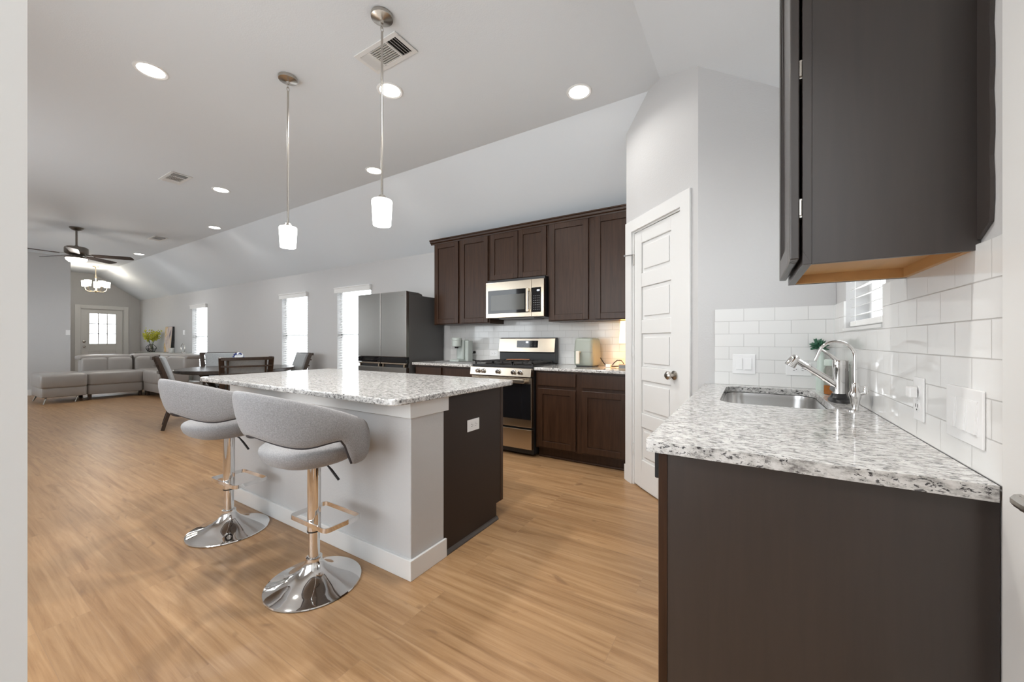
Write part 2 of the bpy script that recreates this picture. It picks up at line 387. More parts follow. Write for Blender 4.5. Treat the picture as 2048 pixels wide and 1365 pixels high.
# ceiling: flat field, slope over the kitchen wall, slope over the window wall, meeting in a hip
g = G()
def cquad(*p):
    g.b.faces.new([g.b.verts.new(q) for q in p])
yo, xo = 4.14, .52
def zy(y): return ZC - KY * (y - YE)
def zx(x): return ZC - KX * (x - XE)
cquad((-16.2, -2.6, ZC), (XE, -2.6, ZC), (XE, YE, ZC), (-16.2, YE, ZC))
cquad((-16.2, YE, ZC), (XE, YE, ZC), (XE + (yo - YE) * KY / KX, yo, zy(yo)), (-16.2, yo, zy(yo)))
cquad((XE, -2.6, ZC), (xo, -2.6, ZC), (xo, -.12, ZC), (XE, -.12, ZC))  # unseen flat part, shaped so light from the rear window passes
cquad((XE, -.12, ZC), (xo, -.12, ZC), (xo, -.12, zx(xo)))
cquad((XE, -.12, ZC), (xo, -.12, zx(xo)), (xo, YE + (xo - XE) * KX / KY, zx(xo)), (XE, YE, ZC))
c = g.build('ceiling', 'ceil', smooth=False); struct(c)
sm = c.modifiers.new('thick', 'SOLIDIFY'); sm.thickness = .1; sm.offset = -1 if c.data.polygons[0].normal.z < 0 else 1
wall('wall_kitchen', (.55, YW), (-16.12, YW), -.14, [(.55 - b, .55 - a, WZ0, WZ1) for a, b in WIN], lambda x, y: zy(y) + .01)
wall('wall_window', (XR, -.12), (XR, 4.15), -.14, [(.12 + 1.79, .12 + 2.43, 1.225, 2.12)], lambda x, y: min(zx(x), zy(y)) + .01)
wall('wall_sink', PA, (XR - .001, YS), .10, (), lambda x, y: zc(x, y) + .005)
dx, dy = (PB[0] - PA[0]), (PB[1] - PA[1]); LP = math.hypot(dx, dy); DX, DY = dx / LP, dy / LP
wall('wall_pantry', PB, PA, .10, [(LP - .765, LP - .150, 0, 2.075)][:0] or [(.105, .72, 0, 2.075)], lambda x, y: zc(x, y) + .005)
wall('wall_pantry_side', (PB[0], YW), (PB[0], PB[1] + .02), .10, (), lambda x, y: zc(x, y) + .005)
wall('wall_living', (XL, YN), (XL, 2.14), .12, (), ZC)
wall('wall_hall', (XL - .12, 2.02), (XF, 2.02), -.12, (), ZC)
wall('wall_front', (XF, 2.0), (XF, YW), .14, [(.77, 1.66, 0, 2.10)], lambda x, y: zc(x, y) + .005)
wall('wall_near', (-13.2, YN), (-.60, YN), -.14, [(.8, 3.0, .6, 2.5), (5.9, 8.4, .9, 2.6), (10.1, 12.45, .45, 2.65)], ZC)  # openings for the added unseen windows
wall('wall_jamb', (-.45, -2.54), (-.45, .052), .15, (), ZC, 'trim')
wall('wall_behind', (-.45, -2.4), (2.2, -2.4), -.14, [(.93, 2.55, .9, 3.0)], 3.1)
wall('wall_passage', (2.2, -2.54), (2.2, -.12), -.12, (), 3.1)  # unseen passage, added to let daylight in from behind the camera
wall('wall_passage_side', (XR + .001, -.12), (2.32, -.12), .12, (), 3.1)
struct(G().box(XR + .002, 2.32, -2.54, -.001, 3.10, 3.2).build('ceiling_passage', 'ceil', smooth=False))
# pantry door (structure), slab with five panels
def P2(u, off=0.0):    # point on the angled wall, u measured from PB towards PA, off towards the room
    return (PB[0] - DX * u + (-DY) * off * -1 * -1, PB[1] - DY * u + DX * off * -1 * -1)
nrm = Vector((-1, -1)).normalized()    # room side of the angled wall
def Pu(u, off, z): return (PB[0] - DX * u + nrm.x * off, PB[1] - DY * u + nrm.y * off, z)
def pbox(g, u0, u1, o0, o1, z0, z1):
    g.loft([[Pu(u0, o0, z0), Pu(u1, o0, z0), Pu(u1, o1, z0), Pu(u0, o1, z0)], [Pu(u0, o0, z1), Pu(u1, o0, z1), Pu(u1, o1, z1), Pu(u0, o1, z1)]]); return g
g = G(); pbox(g, .012, .105, 0, .018, 0, 2.165); pbox(g, .72, .815, 0, .018, 0, 2.165); pbox(g, .105, .72, 0, .018, 2.072, 2.165)
pbox(g, .105, .118, -.09, 0, 0, 2.075); pbox(g, .707, .72, -.09, 0, 0, 2.075); pbox(g, .118, .707, -.09, 0, 2.06, 2.075)
struct(g.build('trim_1', 'trim', bev=.003, smooth=False))
def door_panels(g, box, u0, u1, rows, mid, d):
    """stiles, rails and recessed panels; box(u0,u1,depth0,depth1,z0,z1)"""
    return g
g = G(); du0, du1 = .121, .704; st = .105
rows = [(.235, .495), (.605, .865), (.975, 1.235), (1.345, 1.605), (1.715, 1.955)]
pbox(g, du0, du0 + st, -.037, -.002, .014, 2.055); pbox(g, du1 - st, du1, -.037, -.002, .014, 2.055)
zz = .014
for a, b in rows:
    pbox(g, du0 + st, du1 - st, -.037, -.002, zz, a); zz = b
    pbox(g, du0 + st, du1 - st, -.033, -.013, a, b)
    pbox(g, du0 + st + .028, du1 - st - .028, -.014, -.004, a + .028, b - .028)
pbox(g, du0 + st, du1 - st, -.037, -.002, zz, 2.055)
pd = struct(g.build('door_1', 'trim', bev=.005, seg=2, smooth=False))
k = Pu(.638, -.002, .94); q = Vector((nrm.x, nrm.y, 0)).to_track_quat('Z', 'Y').to_matrix().to_4x4()
G().lathe([(.0, 0), (.032, 0), (.032, .006), (.012, .010), (.011, .028), (.022, .036), (.029, .048), (.028, .060), (.018, .069), (0, .071)], k, 24, q).build('door_knob', 'nickel', pd)
for z in (.25, 1.05, 1.80):
    g = G(); pbox(g, .112, .122, -.004, .006, z, z + .09); g.cyl(Pu(.118, .004, z), Pu(.118, .004, z + .09), .006, seg=10); g.build('hinge', 'nickel' if z > 1.5 else 'trim', pd)
g = G(); g.cyl(Pu(.118, .008, 1.885), Pu(.06, .05, 1.885), .004, seg=8); g.lathe([(0, -.006), (.008, -.006), (.008, .006), (0, .006)], Pu(.06, .05, 1.885), 10); g.build('hinge_stop', 'label_d', pd)
g = G(); pbox(g, -.014, .012, -.10, .014, 0, .13); pbox(g, .815, .87, 0, .014, 0, .13); struct(g.build('baseboard_pantry', 'trim', bev=.003, smooth=False))
# front door with nine lite window
g = G(); fx = XF
g.box(fx, fx + .02, 2.67, 2.77, 0, 2.20).box(fx, fx + .02, 3.66, 3.76, 0, 2.20).box(fx, fx + .02, 2.77, 3.66, 2.10, 2.20)
g.box(fx - .12, fx, 2.77, 2.785, 0, 2.10).box(fx - .12, fx, 3.645, 3.66, 0, 2.10).box(fx - .12, fx, 2.785, 3.645, 2.085, 2.10)
g.box(fx - .12, fx - .061, 2.785, 2.80, 0, 2.10).box(fx - .12, fx - .061, 3.63, 3.645, 0, 2.10).box(fx - .12, fx - .061, 2.80, 3.63, 2.07, 2.0849)
struct(g.build('trim_2', 'trim', bev=.003, smooth=False))
g = G(); y0, y1 = 2.79, 3.64; a0, a1, b0, b1 = 2.955, 3.49, 1.10, 1.965
g.box(fx - .06, fx - .015, y0, a0, .012, 2.08).box(fx - .06, fx - .015, a1, y1, .012, 2.08).box(fx - .06, fx - .015, a0, a1, .012, b0).box(fx - .06, fx - .015, a0, a1, b1, 2.08)
g.box(fx - .015, fx - .005, a0 - .03, a0, b0 - .03, b1 + .03).box(fx - .015, fx - .005, a1, a1 + .03, b0 - .03, b1 + .03).box(fx - .015, fx - .005, a0, a1, b0 - .03, b0).box(fx - .015, fx - .005, a0, a1, b1, b1 + .03)
for s_ in (0, 1):
    c0 = 2.94 + s_ * .33
    g.box(fx - .015, fx - .007, c0, c0 + .24, .25, .27).box(fx - .015, fx - .007, c0, c0 + .24, .88, .90).box(fx - .015, fx - .007, c0, c0 + .02, .25, .90).box(fx - .015, fx - .007, c0 + .22, c0 + .24, .25, .90)
fd = struct(g.build('door_2', 'trim', bev=.003, smooth=False))
G().box(fx - .04, fx - .034, a0, a1, b0, b1).build('door_glass', 'glass', fd, smooth=False)
g = G()
for i in (1, 2):
    yy = a0 + (a1 - a0) * i / 3; z_ = b0 + (b1 - b0) * i / 3
    g.box(fx - .034, fx - .018, yy - .011, yy + .011, b0, b1).box(fx - .034, fx - .018, a0, a1, z_ - .011, z_ + .011)
g.build('muntin', 'trim', fd, smooth=False)
qx = Vector((1, 0, 0)).to_track_quat('Z', 'Y').to_matrix().to_4x4()
G().lathe([(0, 0), (.032, 0), (.032, .014), (.02, .02), (0, .02)], (fx - .015, 2.85, 1.16), 20, qx).build('deadbolt', 'nickel', fd)
G().lathe([(0, 0), (.03, 0), (.03, .006), (.012, .01), (.012, .03), (.027, .045), (.025, .06), (0, .066)], (fx - .015, 2.85, 1.02), 20, qx).build('door_knob', 'nickel', fd)
# near side door in the window wall, only its casing and lever come into the frame
g = G(); g.box(XR - .016, XR, .93, 1.035, 0, 2.14).box(XR - .016, XR, -.03, .06, 0, 2.14).box(XR - .016, XR, .06, .93, 2.05, 2.14)
struct(g.build('trim_3', 'trim', bev=.003, smooth=False))
nd = struct(G().box(XR - .010, XR - .0005, .065, .925, .012, 2.045).build('door_3', 'trim', smooth=False))
g = G(); g.lathe([(0, 0), (.03, 0), (.03, .008), (.011, .012), (.011, .05), (0, .05)], (XR - .010, .865, .94), 20, Vector((-1, 0, 0)).to_track_quat('Z', 'Y').to_matrix().to_4x4())
g.tube([(XR - .055, .877, .94), (XR - .060, .84, .942), (XR - .058, .79, .944), (XR - .05, .75, .942)], [.011, .010, .008, .006], 10); g.build('lever_handle', 'nickel', nd)
# baseboards
struct(G().box(XL, XL + .014, YN, 2.154, 0, .13).box(XL - .12, XL + .014, 2.14, 2.154, 0, .13).build('baseboard_living', 'trim', bev=.003, smooth=False))
struct(G().box(-16.0, -4.55, YW - .014, YW, 0, .13).build('baseboard_kitchen', 'trim', bev=.003, smooth=False))
struct(G().box(XF, XF + .014, 3.76, 4.0, 0, .13).box(XF, XF + .014, 2.14, 2.67, 0, .13).build('baseboard_front', 'trim', bev=.003, smooth=False))
# windows on the kitchen wall
bl_labels = ['white slat blind on the far window beside the flower console',
             'white slat blind on the middle window behind the dining table',
             'white slat blind on the window half hidden by the refrigerator']
def blind(name, label, x0, x1, z0, z1, y, tilt=.28, group='faux wood window blinds'):
    t = thing(name, label, 'window blind', ((x0 + x1) / 2, y, z0), 0, group)
    G().box(x0 - .025, x1 + .025, y - .045, y - .028, z1 - .085, z1 + .005).box(x0 - .025, x0 - .012, y - .03, y - .001, z1 - .085, z1 + .005).box(x1 + .012, x1 + .025, y - .03, y - .001, z1 - .085, z1 + .005).box(x0 - .03, x1 + .03, y - .052, y - .028, z1 - .012, z1 + .008).build('valance', 'trim', t, bev=.003, smooth=False)
    g = G(); z = z0 + .05
    yc = y + .035
    while z < z1 - .07:
        m = Matrix.Translation((0, yc, z)) @ Matrix.Rotation(tilt, 4, 'X')
        g.box(x0 + .008, x1 - .008, -.024, .024, -.0015, .0015, m); z += .044
    g.build('slats', 'blind', t, smooth=False)
    G().box(x0 + .008, x1 - .008, yc - .025, yc + .025, z0 + .008, z0 + .028).build('bottom_rail', 'blind', t, bev=.003, smooth=False)
    g = G()
    for xx in (x0 + .13, x1 - .13): g.box(xx - .001, xx + .001, yc - .025, yc - .023, z0 + .02, z1 - .05).box(xx - .001, xx + .001, yc + .023, yc + .025, z0 + .02, z1 - .05)
    g.build('ladder_cord', 'blind', t, smooth=False)
    return t
for i, (x0, x1) in enumerate(WIN):
    g = G(); ya, yb = YW + .075, YW + .125
    for a in ((x0, x0 + .045, WZ0, WZ1), (x1 - .045, x1, WZ0, WZ1), (x0, x1, WZ0, WZ0 + .05), (x0, x1, WZ1 - .05, WZ1), (x0, x1, 1.27, 1.31)): g.box(a[0], a[1], ya, yb, a[2], a[3])
    w = struct(g.build('window_%d' % (i + 1), 'vinyl', bev=.003, smooth=False))
    G().box(x0 + .04, x1 - .04, ya + .02, ya + .026, WZ0 + .04, WZ1 - .04).build('glass_pane', 'glass', w, smooth=False)
    G().box(x0 - .03, x1 + .03, YW - .03, YW, WZ0 - .02, WZ0).build('sill', 'trim', w, bev=.003, smooth=False)
    blind('window_blind', bl_labels[i], x0, x1, WZ0 + .003, WZ1, YW)
# window over the sink counter
g = G(); xa, xb = XR + .085, XR + .13; a0, a1, b0, b1 = 1.79, 2.43, 1.225, 2.12
for a in ((a0, a0 + .04, b0, b1), (a1 - .04, a1, b0, b1), (a0, a1, b0, b0 + .04), (a0, a1, b1 - .04, b1)): g.box(xa, xb, a[0], a[1], a[2], a[3])
w = struct(g.build('window_4', 'vinyl', bev=.003, smooth=False))
G().box(xa + .02, xa + .026, a0 + .03, a1 - .03, b0 + .03, b1 - .03).build('glass_pane', 'glass', w, smooth=False)
G().box(XR - .012, XR + .08, a0 + .002, a1 - .002, b0 - .001, b0 + .012).build('sill', 'trim', w, smooth=False)
t = thing('window_blind', 'white slat blind in the small window above the sink counter', 'window blind', (XR + .04, (a0 + a1) / 2, b0 + .02), 0, 'faux wood window blinds')
g = G(); z = b0 + .075
while z < b1 - .08:
    m = Matrix.Translation((XR + .038, 0, z)) @ Matrix.Rotation(-.35, 4, 'Y'); g.box(-.024, .024, a0 + .008, a1 - .008, -.0015, .0015, m); z += .042
g.build('slats', 'blind', t, smooth=False)
G().box(XR + .014, XR + .062, a0 + .008, a1 - .008, b0 + .02, b0 + .045).build('bottom_rail', 'blind', t, bev=.003, smooth=False)
G().box(XR + .006, XR + .07, a0 + .004, a1 - .004, b1 - .07, b1 - .002).build('valance', 'blind', t, smooth=False)
g = G()
for yy in (a0 + .12, a1 - .12): g.box(XR + .012, XR + .014, yy - .001, yy + .001, b0 + .03, b1 - .06)
g.build('ladder_cord', 'blind', t, smooth=False)
# unseen windows, added and sized to bring daylight into the room
for i, (u0, u1, z0, z1) in enumerate([(.8, 3.0, .6, 2.5), (5.9, 8.4, .9, 2.6), (10.1, 12.45, .45, 2.65)]):
    x0, x1 = -13.2 + u0, -13.2 + u1; g = G(); xm = (x0 + x1) / 2
    for a in ((x0, x0 + .05, z0, z1), (x1 - .05, x1, z0, z1), (xm - .04, xm + .04, z0, z1), (x0, x1, z0, z0 + .05), (x0, x1, z1 - .05, z1)): g.box(a[0], a[1], YN - .1, YN - .05, a[2], a[3])
    w = struct(g.build('window_%d' % (i + 5), 'vinyl', smooth=False))
    G().box(x0 + .04, x1 - .04, YN - .08, YN - .074, z0 + .04, z1 - .04).build('glass_pane', 'glass', w, smooth=False)
g = G(); x0, x1, z0, z1 = .48, 2.1, .9, 3.0  # unseen window added to light the cabinet end panels from behind
for a in ((x0, x0 + .05, z0, z1), (x1 - .05, x1, z0, z1), (x0, x1, z0, z0 + .05), (x0, x1, z1 - .05, z1)): g.box(a[0], a[1], -2.5, -2.45, a[2], a[3])
w = struct(g.build('window_8', 'vinyl', smooth=False))
G().box(x0 + .04, x1 - .04, -2.48, -2.474, z0 + .04, z1 - .04).build('glass_pane', 'glass', w, smooth=False)
# tile
TT = 1.371
struct(G().box(-.183, XR - .008, YS - .008, YS, .914, TT).build('trim_4', 'tile_x', smooth=False))
struct(G().box(XR - .008, XR, 1.04, 1.79, .914, TT).box(XR - .008, XR, 1.79, 2.43, .914, 1.224).box(XR - .008, XR, 2.43, YS, .914, TT).build('trim_5', 'tile_y', smooth=False))
struct(G().box(-3.47, PB[0] - .001, YW - .008, YW, .914, 1.43).build('trim_6', 'tile_k', smooth=False))

# ---------------------------------------------------------------- cabinets
def shaker(g, x0, x1, z0, z1, y, th=.020, rail=.058):
    g.box(x0, x0 + rail, y, y + th, z0, z1).box(x1 - rail, x1, y, y + th, z0, z1)
    g.box(x0 + rail, x1 - rail, y, y + th, z0, z0 + rail).box(x0 + rail, x1 - rail, y, y + th, z1 - rail, z1)
    g.box(x0 + rail, x1 - rail, y + .010, y + th, z0 + rail, z1 - rail); return g
def shell(g, x0, x1, y0, y1, z0, z1): return g.box(x0, x1, y0, y1, z0, z1)
UY = 3.69; UB = 1.385; UT = 2.43
def upper(name, label, x0, x1, z0, doors):
    t = thing(name, label, 'kitchen cabinet', ((x0 + x1) / 2, YW - .17, z0), 0, 'dark wall cabinets over the range wall')
    G().box(x0 + .001, x1 - .001, UY + .02, YW - .002, z0, UT).build('body', 'esp', t, smooth=False)
    for a, b in doors: shaker(G(), a, b, z0 + .012, UT - .012, UY - .001).build('door', 'esp', t, bev=.003, smooth=False)
    return t
upper('wall_cabinet', 'tall dark two-door wall cabinet next to the refrigerator', -3.487, -2.605, UB, [(-3.465, -3.075), (-3.035, -2.625)])
upper('wall_cabinet', 'short dark two-door wall cabinet directly above the microwave', -2.604, -1.838, 1.875, [(-2.585, -2.212), (-2.204, -1.858)])
upper('wall_cabinet', 'tall dark two-door wall cabinet above the air fryer and lamp', -1.837, PB[0] - .003, UB, [(-1.815, -1.385), (-1.315, -.91)])
cr = [(0, 0), (.012, 0), (.016, .012), (.03, .022), (.036, .04), (.046, .046), (.046, .058), (0, .058)]
g = G(); g.prism(cr, -3.487 - .046, PB[0] - .003, lambda u, v, w: (w, UY + .018 - u, UT - .008 + v))
g.prism(cr, UY + .018 - .0, YW - .002, lambda u, v, w: (-3.487 - u, w, UT - .008 + v))
tag(g.build('crown_molding', 'esp', smooth=False), 'dark stepped crown molding running along the wall cabinet tops', 'molding')
BY = 3.41; BT = .882
def basecab(name, label, x0, x1, cols):
    t = thing(name, label, 'kitchen cabinet', ((x0 + x1) / 2, YW - .3, 0), 0, 'dark base cabinets beside the range')
    G().box(x0, x1, BY + .02, YW - .002, .105, BT).build('body', 'esp', t, smooth=False)
    G().box(x0, x1, BY + .085, BY + .10, 0, .105).build('toe_kick', 'esp', t, smooth=False)
    G().box(x0, x1, BY + .070, BY + .085, 0, .02).build('shoe_molding', 'esp', t, bev=.006, smooth=False)
    for a, b in cols:
        G().box(a, b, BY, BY + .02, .735, .862).build('drawer', 'esp', t, bev=.004, smooth=False)
        shaker(G(), a, b, .125, .705, BY).build('door', 'esp', t, bev=.003, smooth=False)
    return t
basecab('base_cabinet', 'dark base cabinet between the range and the pantry wall', -1.838, PB[0] - .004, [(-1.815, -1.405), (-1.345, -.915)])
basecab('base_cabinet', 'dark base cabinet between the refrigerator and the range', -3.54, -2.612, [(-3.515, -3.10), (-3.045, -2.635)])
def slab(name, label, poly, z0=BT + .001, z1=.914, hole=None):
    g = G(); g.prism(poly, z0, z1)
    o = g.build(name, 'granite', bev=.007, seg=3, smooth=False)
    return tag(o, label, 'countertop', 'granite countertops')
def rrect(x0, x1, y0, y1, r, n=6, cs=(1, 1, 1, 1)):
    out = []
    for i, (cx, cy, a0) in enumerate(((x1 - r, y1 - r, 0), (x0 + r, y1 - r, PI/2), (x0 + r, y0 + r, PI), (x1 - r, y0 + r, 1.5*PI))):
        if cs[i]:
            out += [(cx + r * math.cos(a0 + PI/2 * k / n), cy + r * math.sin(a0 + PI/2 * k / n)) for k in range(n + 1)]
        else: out.append(((x1, y1), (x0, y1), (x0, y0), (x1, y0))[i])
    return out
slab('countertop', 'speckled granite countertop under the air fryer', rrect(-1.842, PB[0] - .003, BY - .028, YW - .009, .01, cs=(0,0,0,0)))
slab('countertop', 'speckled granite countertop under the coffee maker', rrect(-3.555, -2.608, BY - .028, YW - .009, .01, cs=(0,0,0,0)))
# ---------------------------------------------------------------- island
t = thing('kitchen_island', 'kitchen island with pale gray half wall and dark cabinet end', 'kitchen island', (-2.35, 1.75, 0))
G().box(-3.28, -1.42, 1.345, 1.585, 0, .88).build('half_wall', 'wall', t, bev=.004, smooth=False)
G().box(-3.26, -1.43, 1.586, 2.175, .105, .88).box(-3.24, -1.43, 1.586, 2.10, 0, .105).build('cabinet', 'esp', t, smooth=False)
g = G(); g.prism([(1.587, 0), (2.10, 0), (2.10, .105), (2.172, .105), (2.172, .88), (1.587, .88)], -1.43, -1.424, lambda u, v, w: (w, u, v)); g.build('end_panel', 'espi', t, smooth=False)
G().box(-1.43, -1.421, 2.150, 2.178, .105, .88).build('end_stile', 'esp', t, bev=.002, smooth=False)
for a, b in ((-3.23, -2.64), (-2.62, -2.03), (-2.01, -1.45)):
    g = G(); g.box(a, b, 2.176, 2.195, .125, .86); g.build('door', 'esp', t, bev=.003, smooth=False)
G().box(-3.30, -1.402, 1.325, 1.344, .798, .879).box(-1.419, -1.402, 1.344, 1.605, .798, .879).box(-3.30, -3.281, 1.344, 1.585, .798, .879).build('apron_trim', 'trim', t, bev=.002, smooth=False)
G().box(-3.295, -1.405, 1.330, 1.344, 0, .10).box(-1.419, -1.405, 1.344, 1.594, 0, .10).box(-3.295, -3.281, 1.344, 1.585, 0, .10).build('baseboard', 'trim', t, bev=.003, smooth=False)
G().prism([(0, 0), (.016, 0), (.016, .006), (.008, .018), (0, .022)], 1.596, 2.105, lambda u, v, w: (-1.424 + u, w, v)).build('shoe_molding', 'espd', t, smooth=False)
slab('countertop', 'speckled granite island top with two rounded front corners', rrect(-3.44, -1.342, 1.175, 2.215, .055))
# ---------------------------------------------------------------- sink counter
CX0 = -.238
sk = (-.115, .285, 1.875, 2.575)
g = G()
outer = rrect(CX0, XR - .010, 1.056, YS - .009, .012, 4, (0, 0, 1, 0)); inner = rrect(*sk, .085, 6)
for zz_, rev in ((.914, False), (BT + .001, True)):
    vo = [g.b.verts.new((x, y, zz_)) for x, y in outer]; vi = [g.b.verts.new((x, y, zz_)) for x, y in inner]
    ed = [g.b.edges.new((v[i], v[(i+1) % len(v)])) for v in (vo, vi) for i in range(len(v))]
    bmesh.ops.triangle_fill(g.b, use_beauty=True, edges=ed)
for pl in (outer, inner):
    n = len(pl); lo = [(x, y, BT + .001) for x, y in pl]; hi = [(x, y, .914) for x, y in pl]
    g.loft([lo, hi], cap=False)
tag(g.build('countertop', 'granite', bev=.006, seg=3, smooth=False), 'white speckled granite sink countertop ending beside the near door casing', 'countertop', 'granite countertops')
# undermount sink
g = G(); rings = []
for z, ins, rr in ((.881, -.012, .09), (.881, .004, .085), (.86, .006, .085), (.74, .012, .085), (.715, .022, .08), (.703, .05, .06), (.70, .10, .05)):
    rings.append([(x, y, z) for x, y in rrect(sk[0] + ins, sk[1] - ins, sk[2] + ins, sk[3] - ins, rr, 6)])
g.loft(rings, cap=False); g.b.faces.new([g.b.verts.new(p) for p in rings[-1]])
snk = tag(g.build('sink', 'sinkst'), 'undermount stainless steel sink set in the granite counter', 'sink')
G().lathe([(0, .7005), (.045, .7005), (.045, .704), (.03, .706), (0, .706)], (.085, 2.25, 0), 24).build('drain', 'chrome', snk)
# end panel, dishwasher and sink base
t = thing('base_cabinet', 'dark end panel and cabinet holding the sink counter', 'kitchen cabinet', (.09, 1.7, 0))
G().box(-.19, XR - .002, 1.078, 1.095, 0, BT).build('end_panel', 'espd', t, smooth=False)
G().box(-.207, -.185, 1.074, 1.095, 0, BT).build('stile', 'esp', t, bev=.0015, smooth=False)
G().box(-.19, XR - .002, 1.72, YS - .002, .105, .69).build('body', 'esp', t, smooth=False)
for a, b in ((1.735, 2.19), (2.205, 2.66)):
    g = G(); g.box(-.215, -.195, a, a + .058, .125, .70).box(-.215, -.195, b - .058, b, .125, .70).box(-.215, -.195, a + .058, b - .058, .125, .183).box(-.215, -.195, a + .058, b - .058, .642, .70).box(-.205, -.195, a + .058, b - .058, .183, .642)
    g.build('door', 'esp', t, bev=.003, smooth=False)
    G().box(-.215, -.195, a, b, .735, .862).build('drawer_front', 'esp', t, bev=.004, smooth=False)
G().box(-.13, -.115, 1.10, YS - .002, 0, .104).build('toe_kick', 'esp', t, smooth=False)
t = thing('dishwasher', 'stainless dishwasher edge behind the dark end panel of the sink counter', 'dishwasher', (.06, 1.4, 0))
G().box(-.18, .35, 1.10, 1.70, .105, .875).build('body', 'black', t, smooth=False)
G().box(-.213, -.181, 1.10, 1.70, .11, .80).build('door', 'dishw', t, bev=.003, smooth=False)
G().box(-.222, -.181, 1.10, 1.70, .802, .878).build('control_panel', 'black', t, bev=.003, smooth=False)
# upper cabinet on the window wall
ux0, ux1, uy0, uy1, uz0, uz1 = .1075, XR - .001, 1.15, 1.56, 1.36, 2.36
t = thing('wall_cabinet', 'dark wall cabinet with pale wood underside beside the sink window', 'kitchen cabinet', (.25, 1.355, uz0))
G().box(ux0 + .018, ux1, uy0, uy0 + .012, uz0, uz1).box(ux0 + .018, ux1, uy1 - .012, uy1, uz0, uz1).build('side_panel', 'espd', t, bev=.001, smooth=False)
G().box(ux0, ux0 + .018, uy0 - .001, uy1, uz0, uz0 + .035).box(ux0, ux0 + .018, uy0 - .001, uy0 + .038, uz0 + .035, uz1).box(ux0, ux0 + .018, uy1 - .038, uy1, uz0 + .035, uz1).box(ux0, ux0 + .018, uy0 + .038, uy1 - .038, uz1 - .04, uz1).build('face_frame', 'espd', t, bev=.001, smooth=False)
G().box(ux0 + .0185, ux1, uy0 + .0125, uy1 - .0125, uz0 + .028, uz0 + .04).box(ux0 + .019, ux1, uy1 - .026, uy1 - .0125, uz0 + .001, uz0 + .028).box(ux1 - .018, ux1 - .0005, uy0 + .0125, uy1 - .0265, uz0 + .001, uz0 + .028).build('underside', 'maple', t, smooth=False)
G().box(ux0 + .0185, ux1, uy0 + .0125, uy1 - .0125, uz1 - .02, uz1 - .005).build('top', 'espd', t, smooth=False)
g = G(); rl = .058; dx0, dx1 = .083, .1020; y0_, y1_, z0_, z1_ = uy0 + .003, uy1 - .012, uz0 + .015, uz1 - .012
g.box(dx0, dx1, y0_, y0_ + rl, z0_, z1_).box(dx0, dx1, y1_ - rl, y1_, z0_, z1_).box(dx0, dx1, y0_ + rl, y1_ - rl, z0_, z0_ + rl).box(dx0, dx1, y0_ + rl, y1_ - rl, z1_ - rl, z1_).box(dx0 + .009, dx1, y0_ + rl, y1_ - rl, z0_ + rl, z1_ - rl)
g.build('door', 'espd', t, bev=.0025, smooth=False)
for z in (1.475, 1.81):
    G().box(.1022, .1072, uy0 + .004, uy0 + .03, z, z + .045).cyl((.1045, uy0 + .003, z + .005), (.1045, uy0 + .003, z + .04), .0035, seg=8).build('hinge', 'nickel', t)
g = G(); pts = []
for i in range(24): pts.append((uz0 + .045 + i * .042, .0 if i % 3 else .004))
g.prism([(uy0 - .0015, uz0 + .02)] + [(uy0 - .052 + d, z) for z, d in pts] + [(uy0 - .0015, uz1)], ux1 - .006, ux1, lambda u, v, w: (w, u, v)); g.build('scribe_strip', 'espd', t, smooth=False)

# ---------------------------------------------------------------- wall plates
def rocker(g, f, w=.033, h=.067):
    g.box(-w/2, w/2, -.0065, -.004, -h/2, h/2, f); g.box(-w/2 + .003, w/2 - .003, -.0095, -.0065, -h/2 + .003, 0, f @ Matrix.Translation((0, .0008, .0)))
def plate(name, label, cat, c, rz, gang=1, kind='switch', horiz=False, group=None):
    """plate in local frame facing -Y, centred at its origin"""
    t = thing(name, label, cat, c, rz, group)
    w = .07 + .046 * (gang - 1); h = .115
    if horiz: w, h = h, w
    G().box(-w/2, w/2, -.005, -.0003, -h/2, h/2).build('cover_plate', 'plate', t, bev=.002, smooth=False, local=True)
    for i in range(gang):
        x = (i - (gang - 1) / 2) * .046
        if kind == 'switch':
            G().box(x - .0175, x + .0175, -.0062, -.005, -.0345, .0345).prism([(-.0062, -.032), (-.0105, -.031), (-.0068, .0315), (-.0062, .032)], x - .0155, x + .0155, lambda u, v, w: (w, u, v)).build('rocker', 'plate', t, bev=.0008, smooth=False, local=True)
        else:
            for k in (-1, 1):
                px, pz = (k * .0195, 0) if horiz else (x, k * .0195)
                r = G().lathe([(0, .0), (.0165, .0), (.0165, .002), (0, .002)], (px, -.005, pz), 20, Matrix.Rotation(PI/2, 4, 'X')).build('receptacle', 'plate', t, local=True)
                g = G()
                if horiz: g.box(px - .006, px + .003, -.0076, -.0068, pz + .0055, pz + .0075).box(px - .006, px + .003, -.0076, -.0068, pz - .0075, pz - .0055).cyl((px + .009, -.0076, pz), (px + .009, -.0068, pz), .0024, seg=10)
                else: g.box(px - .0075, px - .0055, -.0076, -.0068, pz - .003, pz + .006).box(px + .0055, px + .0075, -.0076, -.0068, pz - .003, pz + .006).cyl((px, -.0076, pz - .009), (px, -.0068, pz - .009), .0024, seg=10)
                g.build('slots', 'slot', r, smooth=False, local=True)
    return t
plate('light_switch', 'white double rocker switch on the tile left of the faucet', 'light switch', (-.030, YS - .008, 1.040), 0, 2)
plate('wall_outlet', 'white sideways outlet on the tile behind the spray faucet', 'outlet', (.231, YS - .008, 1.019), 0, 1, 'outlet', True)
plate('light_switch', 'white triple rocker switch on the tile nearest the side door', 'light switch', (XR - .008, 1.19, 1.022), -PI/2, 3)
pg = plate('wall_outlet', 'white outlet with white adapter plugged in, below the sink wall cabinet', 'outlet', (XR - .008, 1.445, 1.022), -PI/2, 1, 'outlet')
